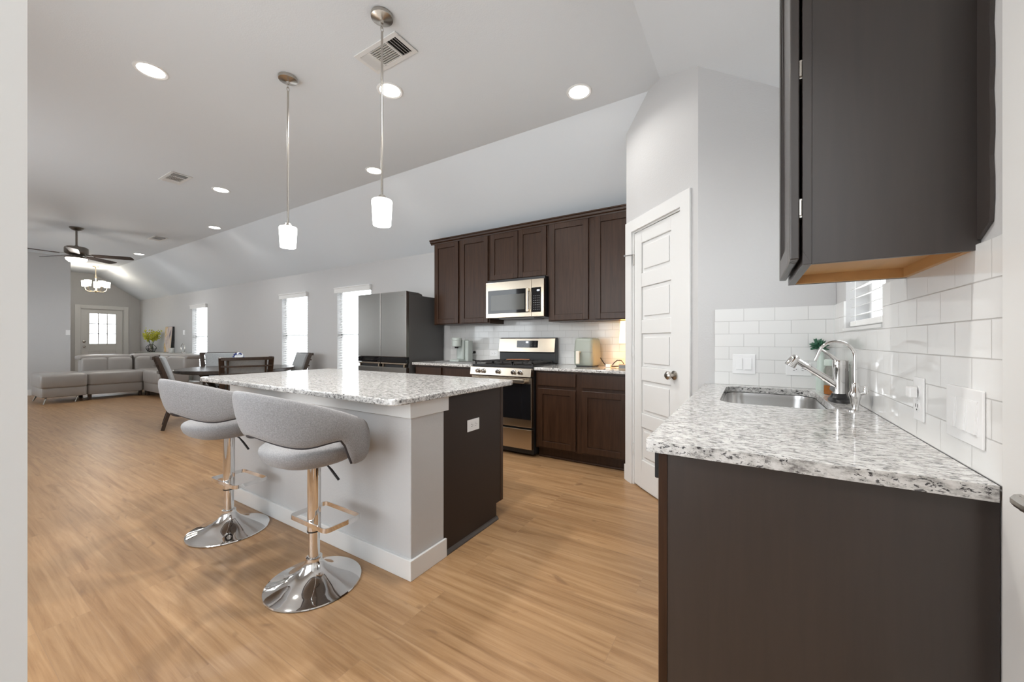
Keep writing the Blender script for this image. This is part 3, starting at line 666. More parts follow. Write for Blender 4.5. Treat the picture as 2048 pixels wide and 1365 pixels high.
tag(G().box(XR - .034, XR - .0165, 1.43, 1.458, 1.025, 1.055).build('plug_adapter', 'plate', bev=.004, smooth=False), 'small white adapter plugged into the outlet near the triple switch', 'plug')
plate('wall_outlet', 'white sideways outlet on the dark end panel of the island', 'outlet', (-1.4235, 1.849, .671), PI/2, 1, 'outlet', True)
for o in ():
    pass
plate('wall_outlet', 'white sideways outlet on the tile between coffee maker and range', 'outlet', (-2.76, YW - .008, 1.02), 0, 1, 'outlet', True)
plate('wall_outlet', 'white outlet behind the coffee maker cord with black plug', 'outlet', (-3.07, YW - .008, 1.03), 0, 1, 'outlet', True)
plate('light_switch', 'white switch on the living room wall end by the front door', 'light switch', (XL + .0003, 2.10, 1.37), PI/2, 1)
plate('light_switch', 'white switch on the gray wall between painting and far window', 'light switch', (-12.6, YW, 1.40), 0, 2)

# ---------------------------------------------------------------- faucets and sink things
fx_, fy_ = .330, 2.175
t = thing('kitchen_faucet', 'chrome pull-out spray faucet on a black base by the sink', 'faucet', (fx_, fy_, .914))
g = G(); rings = []
for z, k in ((0, 1.0), (.006, 1.0), (.012, .93), (.016, .62), (.022, .55), (.034, .48)):
    rings.append([(fx_ + .036 * k * math.cos(a) * (1.0 if k > .7 else 1.45), fy_ + .085 * k * math.copysign(abs(math.sin(a)) ** .9, math.sin(a)) * (1 if k > .7 else .55), .914 + z) for a in [2*PI*i/28 for i in range(28)]])
g.loft(rings); g.build('base_plate', 'black', t)
G().lathe([(.0215, .945), (.0205, .95), (.0205, 1.055), (.0225, 1.06), (.0225, 1.085), (.0205, 1.092), (0, 1.094)], (fx_, fy_, 0), 24).build('body', 'chrome', t)
A = Vector((fx_ - .01, fy_, .985)); B = Vector((.185, fy_, 1.088)); dv = (B - A).normalized()
G().tube([A, A + dv * .03, A + dv * .07, B - dv * .002], [.017, .0155, .0145, .0135], 16).build('spout', 'chrome', t)
hd = Vector((-.50, -.05, -.86)).normalized(); q = hd.to_track_quat('Z', 'Y').to_matrix().to_4x4()
G().lathe([(0, -.020), (.012, -.018), (.0185, -.010), (.0205, 0), (.0225, .030), (.0225, .036), (.019, .037), (0, .035)], B + Vector((-.012, 0, .006)), 24, q).build('spray_head', 'chrome', t)
lv = Vector((.272, fy_, 1.137)); s0 = Vector((fx_, fy_, 1.092))
G().tube([s0 + Vector((.004, 0, -.012)), s0 + Vector((-.012, 0, .004)), (s0 + lv) / 2, lv], [.012, .009, .007, .0055], 12).build('lever', 'chrome', t)
G().lathe([(0, -.014), (.012, -.014), (.013, -.008), (.013, .010), (0, .012)], (fx_ - .018, fy_ - .001, .968), 16, Matrix.Rotation(PI/2, 4, 'X')).build('joint', 'label_d', t)
gx, gy = .338, 1.915
t = thing('filter_faucet', 'slim chrome gooseneck drinking water faucet on the counter', 'faucet', (gx, gy, .914))
G().lathe([(0, 0), (.034, 0), (.034, .003), (.012, .006), (.010, .014), (.014, .03), (.016, .045), (.019, .052), (.019, .066), (.013, .076), (.0105, .10), (.0085, .105), (0, .105)], (gx, gy, .914), 24).build('body', 'chrome', t)
pts = [(gx, gy, 1.01), (gx, gy, 1.06), (gx, gy, 1.115)]
for i in range(1, 15):
    a = PI * i / 16; r_ = .055
    pts.append((gx - r_ + r_ * math.cos(a), gy, 1.115 + .06 * math.sin(a) ** .95))
pts += [(gx - 2 * r_ - .004, gy, 1.115), (gx - 2 * r_ - .010, gy, 1.10)]
G().tube(pts, .0058, 12).build('spout', 'chrome', t)
G().cyl((gx + .005, gy - .004, .976), (gx + .030, gy - .012, .985), .0075, .006, 12).lathe([(0, 0), (.009, .002), (.009, .012), (.004, .03), (0, .032)], (gx + .028, gy - .012, .98), 12).build('tap_lever', 'chrome', t)
# vase with succulent
vx, vy = .325, 2.625
t = thing('succulent_vase', 'tall pale mint bud vase holding a dark green succulent', 'vase', (vx, vy, .914))
G().lathe([(0, 0), (.023, 0), (.0235, .004), (.022, .06), (.018, .14), (.013, .19), (.0115, .215), (.014, .224), (.012, .224), (.009, .21), (0, .20)], (vx, vy, .914), 24).build('vase', 'vase', t)
g = G()
for k in range(95):
    el = random.uniform(-.35, 1.45); az = k * 2.39996
    d = Vector((math.cos(az) * math.cos(el), math.sin(az) * math.cos(el), math.sin(el))); p = Vector((vx - .010, vy, 1.145))
    L_ = random.uniform(.032, .050)
    g.tube([p + d * .004, p + d * L_ * .5, p + d * L_ * .85, p + d * L_], [.003, .0048, .0032, .0006], 6)
g.build('succulent', 'succ', t)
t = thing('soap_bottle', 'clear soap bottle with amber liquid behind the faucet', 'bottle', (.338, 2.425, .914))
G().lathe([(0, 0), (.027, 0), (.029, .004), (.029, .12), (.024, .135), (.013, .142), (.013, .146), (0, .146)], (.338, 2.425, .9142), 24).build('bottle', 'clear', t)
G().lathe([(0, .002), (.0265, .002), (.0275, .006), (.0275, .045), (0, .045)], (.338, 2.425, .9142), 24).build('liquid', 'soap', t)
G().lathe([(.0265, .142), (.0265, .168), (.024, .172), (0, .172)], (.338, 2.425, .9142), 20).build('cap', 'vase', t)
t = thing('pump_bottle', 'gray cylindrical bottle between the faucet and window wall', 'bottle', (.358, 2.29, .914))
G().lathe([(0, 0), (.024, 0), (.0245, .003), (.0245, .125), (.023, .13), (0, .13)], (.358, 2.29, .9142), 24).build('bottle', 'silver', t)
G().lathe([(.0235, .131), (.0235, .172), (.021, .175), (0, .175)], (.358, 2.29, .9142), 20).build('cap', 'silver', t)

# ---------------------------------------------------------------- refrigerator
RX0, RX1, RY = -4.508, -3.585, 3.317
t = thing('refrigerator', 'gray stainless four-door refrigerator with a black middle band', 'refrigerator', ((RX0 + RX1) / 2, 3.66, 0))
G().box(RX0 + .004, RX1 - .002, 3.372, 3.99, .02, 1.755).build('body', 'fridge_side', t, bev=.004, smooth=False)
xm = -4.053
for a, b in ((RX0, xm - .003), (xm + .003, RX1)):
    d = G().box(a, b, RY, 3.368, .975, 1.795).build('door', 'fridge', t, bev=.006, seg=3, smooth=False)
    G().box(a, b, RY + .001, 3.368, .905, .974).build('control_band', 'blackgl', d, bev=.003, smooth=False)
    f = G().box(a, b, RY, 3.368, .04, .845).build('freezer_door', 'fridge', t, bev=.006, seg=3, smooth=False)
    G().box(a + .02, b - .02, RY + .026, 3.366, .846, .90).build('grip_recess', 'black', f, smooth=False)
    G().box(a + .005, b - .005, RY - .004, RY + .024, .885, .902).box(a + .03, a + .05, RY + .0, RY + .024, .846, .885).box(b - .05, b - .03, RY + .0, RY + .024, .846, .885).build('handle', 'steel', f, bev=.003, smooth=False)
g = G(); g.prism([(3.372, 1.756), (3.60, 1.756), (3.585, 1.775), (3.53, 1.79), (3.372, 1.793)], RX1 - .08, RX1 - .004, lambda u, v, w: (w, u, v)); g.prism([(3.372, 1.756), (3.60, 1.756), (3.585, 1.775), (3.53, 1.79), (3.372, 1.793)], RX0 + .006, RX0 + .08, lambda u, v, w: (w, u, v)); g.build('hinge_cover', 'fridge_side', t, smooth=False)
g = G()
for i in range(3): g.box(-3.70 + i * .022, -3.685 + i * .022, RY - .0012, RY, 1.735 - (.006 if i == 1 else 0), 1.741 - (.006 if i == 1 else 0))
g.build('badge', 'steel', t, smooth=False)
g = G()
for i in range(6): g.box(-4.35 + i * .028, -4.342 + i * .028, RY - .0004, RY + .001, .935, .939)
g.build('touch_icons', 'label_d', t, smooth=False)

# ---------------------------------------------------------------- range
SX0, SX1 = -2.603, -1.846
t = thing('gas_range', 'stainless gas range with black oven door between base cabinets', 'stove', ((SX0 + SX1) / 2, 3.68, 0))
G().box(SX0, SX1, 3.40, 3.985, .03, .90).build('body', 'black', t, smooth=False)
G().box(SX0, SX1, 3.372, 3.90, .901, .925).build('cooktop', 'black', t, bev=.004, smooth=False)
g = G(); g.prism([(3.365, .925), (3.34, .918), (3.325, .82), (3.40, .82), (3.40, .925)], SX0, SX1, lambda u, v, w: (w, u, v))
G().prism([(3.338, .9), (3.326, .815), (3.40, .815), (3.40, .9)], SX0, SX1, lambda u, v, w: (w, u, v)).build('control_panel', 'steel', t, bev=.003, smooth=False)
g.b.free()
for px in (-2.495, -2.425, -2.235, -2.045, -1.965):
    q = Vector((0, -1, -.14)).normalized().to_track_quat('Z', 'Y').to_matrix().to_4x4()
    G().lathe([(0, -.002), (.026, -.002), (.026, .004), (.021, .006), (.019, .028), (.016, .032), (0, .032)], (px, 3.331, .86), 20, q).build('knob', 'sinkst', t)
od = G().box(SX0 + .003, SX1 - .003, 3.352, 3.398, .305, .805).build('oven_door', 'steel', t, bev=.004, smooth=False)
G().box(SX0 + .012, SX1 - .012, 3.3495, 3.353, .385, .745).build('oven_window', 'blackgl', od, smooth=False)
g = G(); g.tube([(SX0 + .06, 3.305, .772), (SX1 - .06, 3.305, .772)], .0, 4, flat=(.010, .019)); g.box(SX0 + .055, SX0 + .085, 3.31, 3.354, .762, .782).box(SX1 - .085, SX1 - .055, 3.31, 3.354, .762, .782); g.build('handle', 'steel', od, bev=.003, smooth=False)
G().box(SX0 + .003, SX1 - .003, 3.352, 3.398, .085, .285).build('drawer', 'steel', t, bev=.004, smooth=False)
g = G(); g.prism([(3.905, .925), (3.905, 1.045), (3.885, 1.055), (3.905, 1.205), (3.93, 1.215), (3.985, 1.215), (3.985, .925)], SX0 + .004, SX1 - .004, lambda u, v, w: (w, u, v)); bgd = g.build('backguard', 'black', t, bev=.008, smooth=False)
g = G(); g.prism([(3.8835, 1.052), (3.9045, 1.205), (3.9075, 1.205), (3.8865, 1.052)], SX0 + .006, SX1 - .006, lambda u, v, w: (w, u, v)); pn = g.build('fascia', 'steel', bgd, smooth=False)
g = G(); g.prism([(3.889, 1.10), (3.8985, 1.182), (3.902, 1.182), (3.893, 1.10)], -2.345, -2.065, lambda u, v, w: (w, u, v)); ds = g.build('touch_panel', 'blackgl', bgd, smooth=False)
G().box(-2.222, -2.192, 3.8945, 3.897, 1.152, 1.172).build('clock_display', 'disp', bgd, smooth=False)
g = G()
for k in range(6):
    for j in range(3): 
        if k in (2, 3) and j == 2: continue
        g.box(-2.325 + k * .044, -2.317 + k * .044, 3.8905 + j * .0026, 3.8925 + j * .0026, 1.118 + j * .022, 1.123 + j * .022)
g.build('touch_keys', 'label_d', bgd, smooth=False)
g = G()
for k in range(3):
    x0_ = SX0 + .015 + k * .245; x1_ = x0_ + .237
    for a in ((x0_, x1_, 3.40, 3.412), (x0_, x1_, 3.84, 3.852), (x0_, x0_ + .012, 3.40, 3.852), (x1_ - .012, x1_, 3.40, 3.852), (x0_, x1_, 3.62, 3.632), (x0_ + .112, x0_ + .124, 3.40, 3.852), (x0_, x1_, 3.51, 3.52), (x0_, x1_, 3.73, 3.74)): g.box(a[0], a[1], a[2], a[3], .943, .958)
    for cx in (x0_, x1_ - .014):
        for cy in (3.40, 3.838): g.box(cx, cx + .014, cy, cy + .014, .925, .945)
g.build('grates', 'iron', t, smooth=False)
for bx_, by_ in ((-2.47, 3.51), (-2.47, 3.74), (-2.225, 3.62), (-1.98, 3.51), (-1.98, 3.74)):
    G().lathe([(0, .9255), (.045, .9255), (.045, .934), (.03, .938), (0, .938)], (bx_, by_, 0), 20).build('burner', 'iron', t)
tag(G().tube([(-2.36, 3.70, .965), (-2.30, 3.715, .967), (-2.2, 3.74, .969), (-2.10, 3.77, .968)], .0, 4, flat=(.030, .0055)).build('wooden_spatula', 'woodlt', bev=.003, smooth=False), 'brown wooden spatula lying across the stove grates', 'spatula')
# ---------------------------------------------------------------- microwave
MX0, MX1, MYF, MZ0, MZ1 = -2.598, -1.843, 3.612, 1.437, 1.845
t = thing('microwave', 'stainless over-the-range microwave with black glass door', 'microwave', ((MX0 + MX1) / 2, 3.8, MZ0))
G().box(MX0 + .005, MX1 - .005, MYF + .035, YW - .012, MZ0, 1.872).build('body', 'black', t, smooth=False)
d = G().box(MX0 + .003, MX1 - .155, MYF, MYF + .034, MZ0 + .002, MZ1 - .003).build('door', 'steel', t, bev=.004, smooth=False)
G().box(MX0 + .035, MX1 - .185, MYF - .002, MYF + .002, MZ0 + .05, MZ1 - .095).build('door_glass', 'blackgl', d, smooth=False)
G().box(MX0 + .075, MX1 - .235, MYF - .003, MYF - .0015, MZ0 + .085, MZ1 - .15).build('viewing_window', simple('smoky screen glass', (.06, .058, .05), .12), d, smooth=False)
c_ = G().box(MX1 - .153, MX1 - .002, MYF, MYF + .034, MZ0 + .002, MZ1 - .003).build('control_column', 'steel', t, bev=.004, smooth=False)
G().box(MX1 - .148, MX1 - .035, MYF - .002, MYF + .002, MZ0 + .05, MZ1 - .095).build('keypad', 'blackgl', c_, smooth=False)
g = G()
for j in range(7):
    for k in range(4): g.box(MX1 - .125 + k * .021, MX1 - .116 + k * .021, MYF - .003, MYF - .0018, MZ0 + .075 + j * .024, MZ0 + .081 + j * .024)
g.build('buttons', 'label_d', c_, smooth=False)
G().box(MX1 - .082, MX1 - .052, MYF - .003, MYF - .0018, MZ1 - .135, MZ1 - .12).build('clock_display', 'disp', c_, smooth=False)
hx = MX1 - .185
G().box(hx - .013, hx + .013, MYF - .044, MYF - .034, MZ0 + .052, MZ1 - .098).box(hx - .010, hx + .010, MYF - .035, MYF - .0005, MZ0 + .055, MZ0 + .085).box(hx - .010, hx + .010, MYF - .035, MYF - .0005, MZ1 - .131, MZ1 - .101).build('handle', 'steel', d, bev=.004, seg=3, smooth=False)
G().box(MX0 + .15, MX1 - .15, MYF + .06, MYF + .3, MZ0 - .012, MZ0 - .0005).build('vent_grille', 'label_d', t, smooth=False)

# ---------------------------------------------------------------- kitchen counter things
cx, cy = -3.11, 3.78
tag(G().prism(rrect(-3.40, -2.80, 3.60, 3.94, .03), .9145, .921).build('counter_mat', 'label_d', smooth=False), 'dark mat on the counter under the coffee maker', 'mat')
t = thing('coffee_maker', 'pale sage single-serve coffee maker beside the refrigerator', 'coffee maker', (cx, cy, .9215))
z0 = .9217
G().prism(rrect(cx - .075, cx + .075, cy - .14, cy + .12, .03), z0, z0 + .025).build('drip_base', 'sage_l', t, bev=.004, smooth=False)
G().prism(rrect(cx - .06, cx + .06, cy - .02, cy + .12, .03), z0 + .0255, z0 + .27).build('tower', 'sage_l', t, bev=.006, smooth=False)
G().lathe([(0, .185), (.052, .185), (.058, .19), (.058, .262), (.062, .266), (.062, .29), (.055, .296), (0, .296)], (cx, cy - .075, z0), 28).build('brew_head', 'sage_l', t)
G().lathe([(0, .165), (.022, .165), (.026, .185), (0, .185)], (cx, cy - .075, z0), 16).build('nozzle', 'black', t)
G().prism(rrect(cx + .062, cx + .120, cy, cy + .11, .02), z0, z0 + .26).build('water_tank', 'sage_l', t, bev=.004, smooth=False)
g = G(); g.tube([(-2.99, 3.985, 1.03), (-3.03, 3.93, 1.02), (-3.05, 3.93, .98), (-3.03, 3.93, .94), (-2.97, 3.935, .926), (-2.90, 3.94, .925)], .005, 8)
g.lathe([(0, 0), (.016, 0), (.016, .022), (0, .024)], (-3.052, YW - .0155, 1.03), 14, Matrix.Rotation(PI/2, 4, 'X'))
g.b.free()
g = G(); g.lathe([(0, 0), (.016, 0), (.016, .022), (0, .024)], (-3.0505, YW - .0165, 1.03), 14, Matrix.Rotation(PI/2, 4, 'X')); g.tube([(-3.0505, YW - .038, 1.03), (-3.06, YW - .06, 1.01), (-3.068, YW - .065, .97), (-3.045, YW - .07, .935), (-3.0, YW - .075, .927), (-2.93, YW - .08, .927)], .005, 8)
tag(g.build('power_cord', 'black'), 'black plug and cord beside the coffee maker', 'cord')
ax, ay = -1.44, 3.82
t = thing('air_fryer', 'sage green air fryer with a cream handle on the counter', 'air fryer', (ax, ay, .9145))
G().box(ax - .085, ax + .085, ay - .10, ay + .10, .9147, .925).build('feet', 'black', t, smooth=False)
g = G(); rings = []
for z, k in ((.925, .90), (.935, .97), (.96, 1), (1.05, 1.0), (1.12, .97), (1.18, .92), (1.200, .87), (1.207, .79)):
    rings.append([(ax + x * k, ay + y * k, z) for x, y in rrect(-.108, .108, -.135, .135, .045)])
g.loft(rings); g.build('body', 'sage', t, ang=50)
G().prism(rrect(ax - .072, ax + .072, ay - .09, ay + .08, .03), 1.2072, 1.209).build('top_panel', simple('gray control glass', (.13, .13, .13), .2), t, smooth=False)
G().prism(rrect(ax - .03, ax + .02, ay - .088, ay - .04, .01), 1.2092, 1.2102).build('display', 'blackgl', t, smooth=False)
G().box(ax - .100, ax + .100, ay - .1360, ay - .1335, 1.065, 1.068).build('basket_seam', 'label_d', t, smooth=False)
G().box(ax - .055, ax - .018, ay - .18, ay - .134, 1.055, 1.075).box(ax - .055, ax - .018, ay - .19, ay - .172, .945, 1.075).build('handle', simple('cream handle', (.72, .66, .56), .35), t, bev=.006, smooth=False)
g = G(); pts = [(ax + .112, ay + .08, 1.0), (ax + .16, ay + .04, .95), (ax + .2, ay, .925)]
pts += [(ax + .26 + .055 * math.cos(a), ay - .01, .975 - .05 * math.cos(a * .5 + .3)) for a in ()]
pts += [(ax + .29, ay - .03, .923), (ax + .36, ay - .03, .930), (ax + .385, ay - .03, .955), (ax + .36, ay - .03, .985), (ax + .32, ay - .03, .985), (ax + .285, ay - .03, .955), (ax + .275, ay - .035, .935)]
g.tube(pts, .005, 8); tag(g.build('power_cord', 'black'), 'black looped power cord lying right of the air fryer', 'cord')
tag(G().box(-1.225, -1.175, 3.745, 3.78, .9145, .945).build('plug_adapter', 'plate', bev=.004, smooth=False), 'small white power adapter on the counter right of the air fryer', 'plug')
lx, ly = -1.005, 3.80
t = thing('table_lamp', 'glowing table lamp partly hidden by the pantry wall', 'lamp', (lx, ly, .9145))
G().lathe([(0, 0), (.055, 0), (.055, .012), (.02, .02), (.012, .05), (.012, .24), (0, .24)], (lx, ly, .9147), 24).build('base', 'nickel', t)
g = G(); rings = [[(lx + r * math.cos(2*PI*i/32), ly + r * math.sin(2*PI*i/32), z) for i in range(32)] for r, z in ((.098, 1.155), (.085, 1.372))]
g.loft(rings, cap=False); g.build('lamp_shade', 'lampshade', t)
point('lamp_bulb', (lx, ly, 1.29), .03, 9, (1, .46, .10))
t = thing('desk_clock', 'small boxy clock with gray face at the counter end', 'clock', (-.965, 3.49, .9145))
G().box(-1.01, -.93, 3.46, 3.51, .9147, .965).build('case', simple('tan case', (.42, .33, .22), .5), t, bev=.003, smooth=False)
G().box(-1.004, -.936, 3.4585, 3.4605, .93, .958).build('screen', 'label_d', t, smooth=False)

# ---------------------------------------------------------------- bar stools
def make_stool(loc, rz, label):
    t = thing('bar_stool', label, 'bar stool', loc, rz, 'bar stools at the island')
    kw = dict(parent=t, local=True)
    G().lathe([(0, 0), (.212, 0), (.216, .004), (.214, .009), (.20, .0135), (.165, .022), (.125, .036), (.088, .056), (.060, .078), (.045, .096), (.0365, .112), (.0365, .128), (.031, .131), (0, .131)], (0, 0, 0), 64).build('base', 'chrome', **kw)
    G().lathe([(.0255, .13), (.0255, .262), (0, .262)], (0, 0, 0), 28).build('lower_column', 'chrome', **kw)
    G().lathe([(.0305, .2535), (.0315, .2535), (.0315, .2595), (.0305, .2595)], (0, 0, 0), 28).build('seal_ring', 'black', **kw)
    G().lathe([(0, .26), (.0305, .26), (.0305, .585), (0, .585)], (0, 0, 0), 28).build('column', 'chrome', **kw)
    pts = []
    for x, y in rrect(-.15, .15, -.036, .155, .022, 4): pts.append((x, y, .30))
    G().tube(pts, 0, 4, closed=True, flat=(.003, .011)).box(-.012, .012, -.038, -.028, .29, .31).build('footrest', 'chrome', **kw)
    g = G(); rings = []
    prof = [(.02, .586), (.45, .589), (.70, .600), (.86, .618), (.95, .638), (.992, .660), (1.0, .672), (.985, .684), (.94, .693), (.82, .700), (.5, .705), (.02, .706)]
    for k, z in prof:
        ring = []
        for i in range(44):
            a = 2*PI*i/44; c_, s_ = math.cos(a), math.sin(a)
            rx, ry = .208, .222 if s_ > 0 else .226
            ring.append((k * rx * math.copysign(abs(c_) ** .86, c_), k * ry * math.copysign(abs(s_) ** .86, s_), z))
        rings.append(ring)
    g.loft(rings); g.build('seat', 'fabric', ang=80, **kw)
    # wrap-around back
    PM = math.radians(127); n = 60; rings = []; edge = []
    def sm(x): x = max(0, min(1, x)); return x * x * (3 - 2 * x)
    for i in range(n + 1):
        ph = -PM + 2 * PM * i / n; f = abs(ph) / PM; dg = abs(math.degrees(ph))
        zt = .968 - .150 * sm(f * .8) - .052 * f * f
        zb = .772 - .052 * sm(dg / 55) + .012 * sm((dg - 55) / 25) - .128 * sm((dg - 84) / 16)
        e = max(0, (dg - 110) / 17.0)
        cap = math.sqrt(max(0, 1 - min(1, e) ** 2.8)) if e > 0 else 1
        zm = zb + (zt - zb) * (.44 if e > 0 else .5)
        lo = zm - (zm - zb) * (.18 + .82 * cap); hi = zm + (zt - zm) * (.10 + .90 * cap)
        th = .021 * (.45 + .55 * cap)
        ring = []
        for k in range(20):
            a = 2*PI*k/20; ca, sa = math.cos(a), math.sin(a)
            o = th * math.copysign(abs(ca) ** .6, ca); zz = (lo + hi) / 2 + (hi - lo) / 2 * math.copysign(abs(sa) ** .55, sa)
            fr = (zz - .60) / .36
            lean = (.055 * math.cos(ph * .75) ** 2 + .010) * (fr - .35)
            bulge = .014 * (1 - (2 * (zz - lo) / max(1e-3, hi - lo) - 1) ** 2)
            ra, rb = .246 + o + lean * .55 + bulge * .6, .262 + o + lean * 1.25 + bulge * .5
            ring.append((ra * math.sin(ph), -rb * math.cos(ph) * (1 if abs(ph) < PI/2 else .95), zz))
        rings.append(ring)
        if dg < 100:
            j = min(range(20), key=lambda k: ring[k][2] + (0 if math.hypot(ring[k][0], ring[k][1]) > .2 else 1) - .06 * math.hypot(ring[k][0], ring[k][1]))
            p = Vector(ring[j]); edge.append(p + Vector((p.x, p.y, 0)).normalized() * .003)
    g = G(); g.loft(rings); b = g.build('backrest', 'fabric', ang=80, **kw)
    G().tube(edge, .006, 8).build('piping', 'pipe', b, local=True)
    G().tube([(.035, .02, .586), (.055, .033, .572), (.075, .045, .545), (.105, .062, .500)], [.004, .004, .006, .006], 8).build('lift_lever', 'black', **kw)
    return t
st = make_stool((-1.805, 1.082, 0), 0, 'gray upholstered chrome bar stool nearest the camera at the island')
dup(st, (-2.762, 1.105, 0), math.radians(2), 'gray upholstered chrome bar stool farther along the island, by the dining chair')

# ---------------------------------------------------------------- ceiling lights
cans = [((-3.615, .966), 'recessed light alone at the upper left of the kitchen ceiling'),
        ((-2.346, 2.009), 'recessed light beside the near pendant rod and ceiling vent'),
        ((-1.120, 2.789), 'recessed light nearest the pantry corner'),
        ((-1.120, .966), 'unseen recessed light added over the floor between island and sink counter'),  # out of view, added to brighten the kitchen side
        ((-.06, -.55), 'unseen recessed light added over the passage by the side door'),  # out of view, added to light the cabinet end panel
        ((-3.600, 2.86), 'recessed light just behind the near pendant rod at the ceiling slope'),
        ((-5.715, 2.198), 'recessed light right of the middle ceiling vent'),
        ((-7.698, 2.87), 'recessed light above the dining area near the ceiling slope'),
        ((-11.472, 2.87), 'recessed light farthest away, right of the ceiling fan')]
first = None
for (x, y), lab in cans:
    if first is None:
        t = thing('recessed_light', lab, 'ceiling light', (x, y, ZC), 0, 'recessed ceiling lights'); kw = dict(parent=t, local=True)
        G().lathe([(.076, -.004), (.09, -.008), (.097, -.004), (.098, -.0005), (.076, -.0005), (.076, -.004)], (0, 0, 0), 40, cap=False).build('trim_ring', 'trim', **kw)
        G().lathe([(0, -.003), (.0755, -.003), (.0755, -.001), (0, -.001)], (0, 0, 0), 36).build('diffuser', 'can', **kw)
        first = t
    else: dup(first, (x, y, ZC), 0, lab)
    area_disc('can_light', (x, y, ZC - .015), .075, CAN_W * (.5 if x < -5 else .32 if y > 2.7 else 1.1), spread=2.5)
def vent(label, c, w, h):
    t = thing('ceiling_vent', label, 'vent', (c[0], c[1], ZC), 0, 'ceiling vents')
    x0, x1, y0, y1 = c[0] - w/2, c[0] + w/2, c[1] - h/2, c[1] + h/2; b_ = .03
    G().box(x0, x1, y0, y0 + b_, ZC - .008, ZC - .0005).box(x0, x1, y1 - b_, y1, ZC - .008, ZC - .0005).box(x0, x0 + b_, y0 + b_, y1 - b_, ZC - .008, ZC - .0005).box(x1 - b_, x1, y0 + b_, y1 - b_, ZC - .008, ZC - .0005).build('frame', 'trim', t, bev=.002, smooth=False)
    G().box(x0 + b_, x1 - b_, y0 + b_, y1 - b_, ZC - .0015, ZC - .0005).build('duct_backing', 'slot', t, smooth=False)
    g = G(); xa, xb = x0 + b_, x1 - b_; wd = (xb - xa)
    for s_, (a, b, ang) in enumerate(((xa, xa + wd * .26, -.75), (xa + wd * .27, xa + wd * .74, -.5), (xa + wd * .75, xb, .75))):
        if s_ == 1:
            k = 9
            for i in range(k):
                m = Matrix.Translation((0, y0 + b_ + (i + .5) * (y1 - y0 - 2*b_) / k, ZC - .0085)) @ Matrix.Rotation(.45, 4, 'X'); g.box(a, b, -.010, .010, -.0006, .0006, m)
        else:
            k = 4
            for i in range(k):
                m = Matrix.Translation((a + (i + .5) * (b - a) / k, 0, ZC - .0085)) @ Matrix.Rotation(ang, 4, 'Y'); g.box(-.011, .011, y0 + b_, y1 - b_, -.0006, .0006, m)
    g.box(xa + wd * .255, xa + wd * .275, y0 + b_, y1 - b_, ZC - .012, ZC - .002).box(xa + wd * .735, xa + wd * .755, y0 + b_, y1 - b_, ZC - .012, ZC - .002)
    g.build('louvers', 'trim', t, smooth=False)
vent('white ceiling vent beside the near pendant canopy', (-2.068, 1.735), .40, .20)
vent('white ceiling vent left of the far pendant rod', (-5.755, 1.753), .40, .20)
vent('white ceiling vent farthest back near the ceiling fan', (-9.42, 2.61), .40, .20)
def pendant(c, label):
    t = thing('pendant_light', label, 'pendant light', (c[0], c[1], ZC), 0, 'island pendants'); kw = dict(parent=t, local=True)
    G().lathe([(0, -.0005), (.062, -.0005), (.064, -.012), (.062, -.022), (.05, -.026), (.012, -.034), (.008, -.05), (0, -.05)], (0, 0, 0), 40).build('canopy', 'nickel', **kw)
    g = G()
    for k in range(2):
        pts = [(.009 * math.cos(a) if k == 0 else 0, 0 if k == 0 else .009 * math.cos(a), -.062 - k * .024 + .016 * math.sin(a)) for a in [2*PI*i/12 for i in range(12)]]
        g.tube(pts, .0022, 6, closed=True)
    g.build('chain_link', 'nickel', **kw)
    G().lathe([(0, -.10), (.0065, -.10), (.0065, -1.07), (0, -1.07)], (0, 0, 0), 14).build('rod', 'nickel', **kw)
    G().lathe([(0, -1.066), (.018, -1.066), (.024, -1.078), (.030, -1.0875), (.030, -1.0895), (0, -1.0895)], (0, 0, 0), 24).build('socket_cap', 'nickel', **kw)
    G().lathe([(0, -1.09), (.046, -1.09), (.056, -1.094), (.059, -1.102), (.051, -1.238), (.049, -1.242), (.046, -1.238), (.05, -1.2), (.04, -1.15), (0, -1.12)], (0, 0, 0), 40).build('glass_shade', 'pend', **kw)
    return t
PZ = []
p1 = pendant((-1.843, 1.519), 'pendant light with white glass shade nearer the camera')
dup(p1, (-2.862, 1.518, ZC), 0, 'pendant light with white glass shade farther left over the island')
for x in (-1.843, -2.862): point('pendant_bulb', (x, 1.5185, 1.80), .05, 6, (1, .94, .85))
# ceiling fan
fc = (-9.70, 1.64)
t = thing('ceiling_fan', 'dark five-blade ceiling fan with a lit white bowl', 'ceiling fan', (fc[0], fc[1], ZC)); kw = dict(parent=t, local=True)
G().lathe([(0, -.0005), (.085, -.0005), (.085, -.015), (.06, -.04), (.025, -.055), (0, -.055)], (0, 0, 0), 32).build('canopy', 'bronze', **kw)
G().lathe([(0, -.05), (.0135, -.05), (.0135, -.30), (.022, -.305), (.022, -.33), (0, -.33)], (0, 0, 0), 18).build('downrod', 'bronze', **kw)
G().lathe([(0, -.325), (.115, -.33), (.138, -.345), (.142, -.36), (.142, -.43), (.12, -.455), (.08, -.475), (0, -.475)], (0, 0, 0), 48).build('motor_housing', 'bronze', **kw)
G().lathe([(0, -.475), (.07, -.475), (.075, -.49), (.135, -.505), (.142, -.515), (.135, -.525), (0, -.525)], (0, 0, 0), 48).build('light_fitter', 'bronze', **kw)
G().lathe([(.128, -.526), (.122, -.55), (.095, -.58), (.055, -.598), (0, -.604)], (0, 0, 0), 48).build('light_bowl', 'bowl', **kw)
base = math.degrees(math.atan2(2.204 - fc[1], -9.322 - fc[0]))
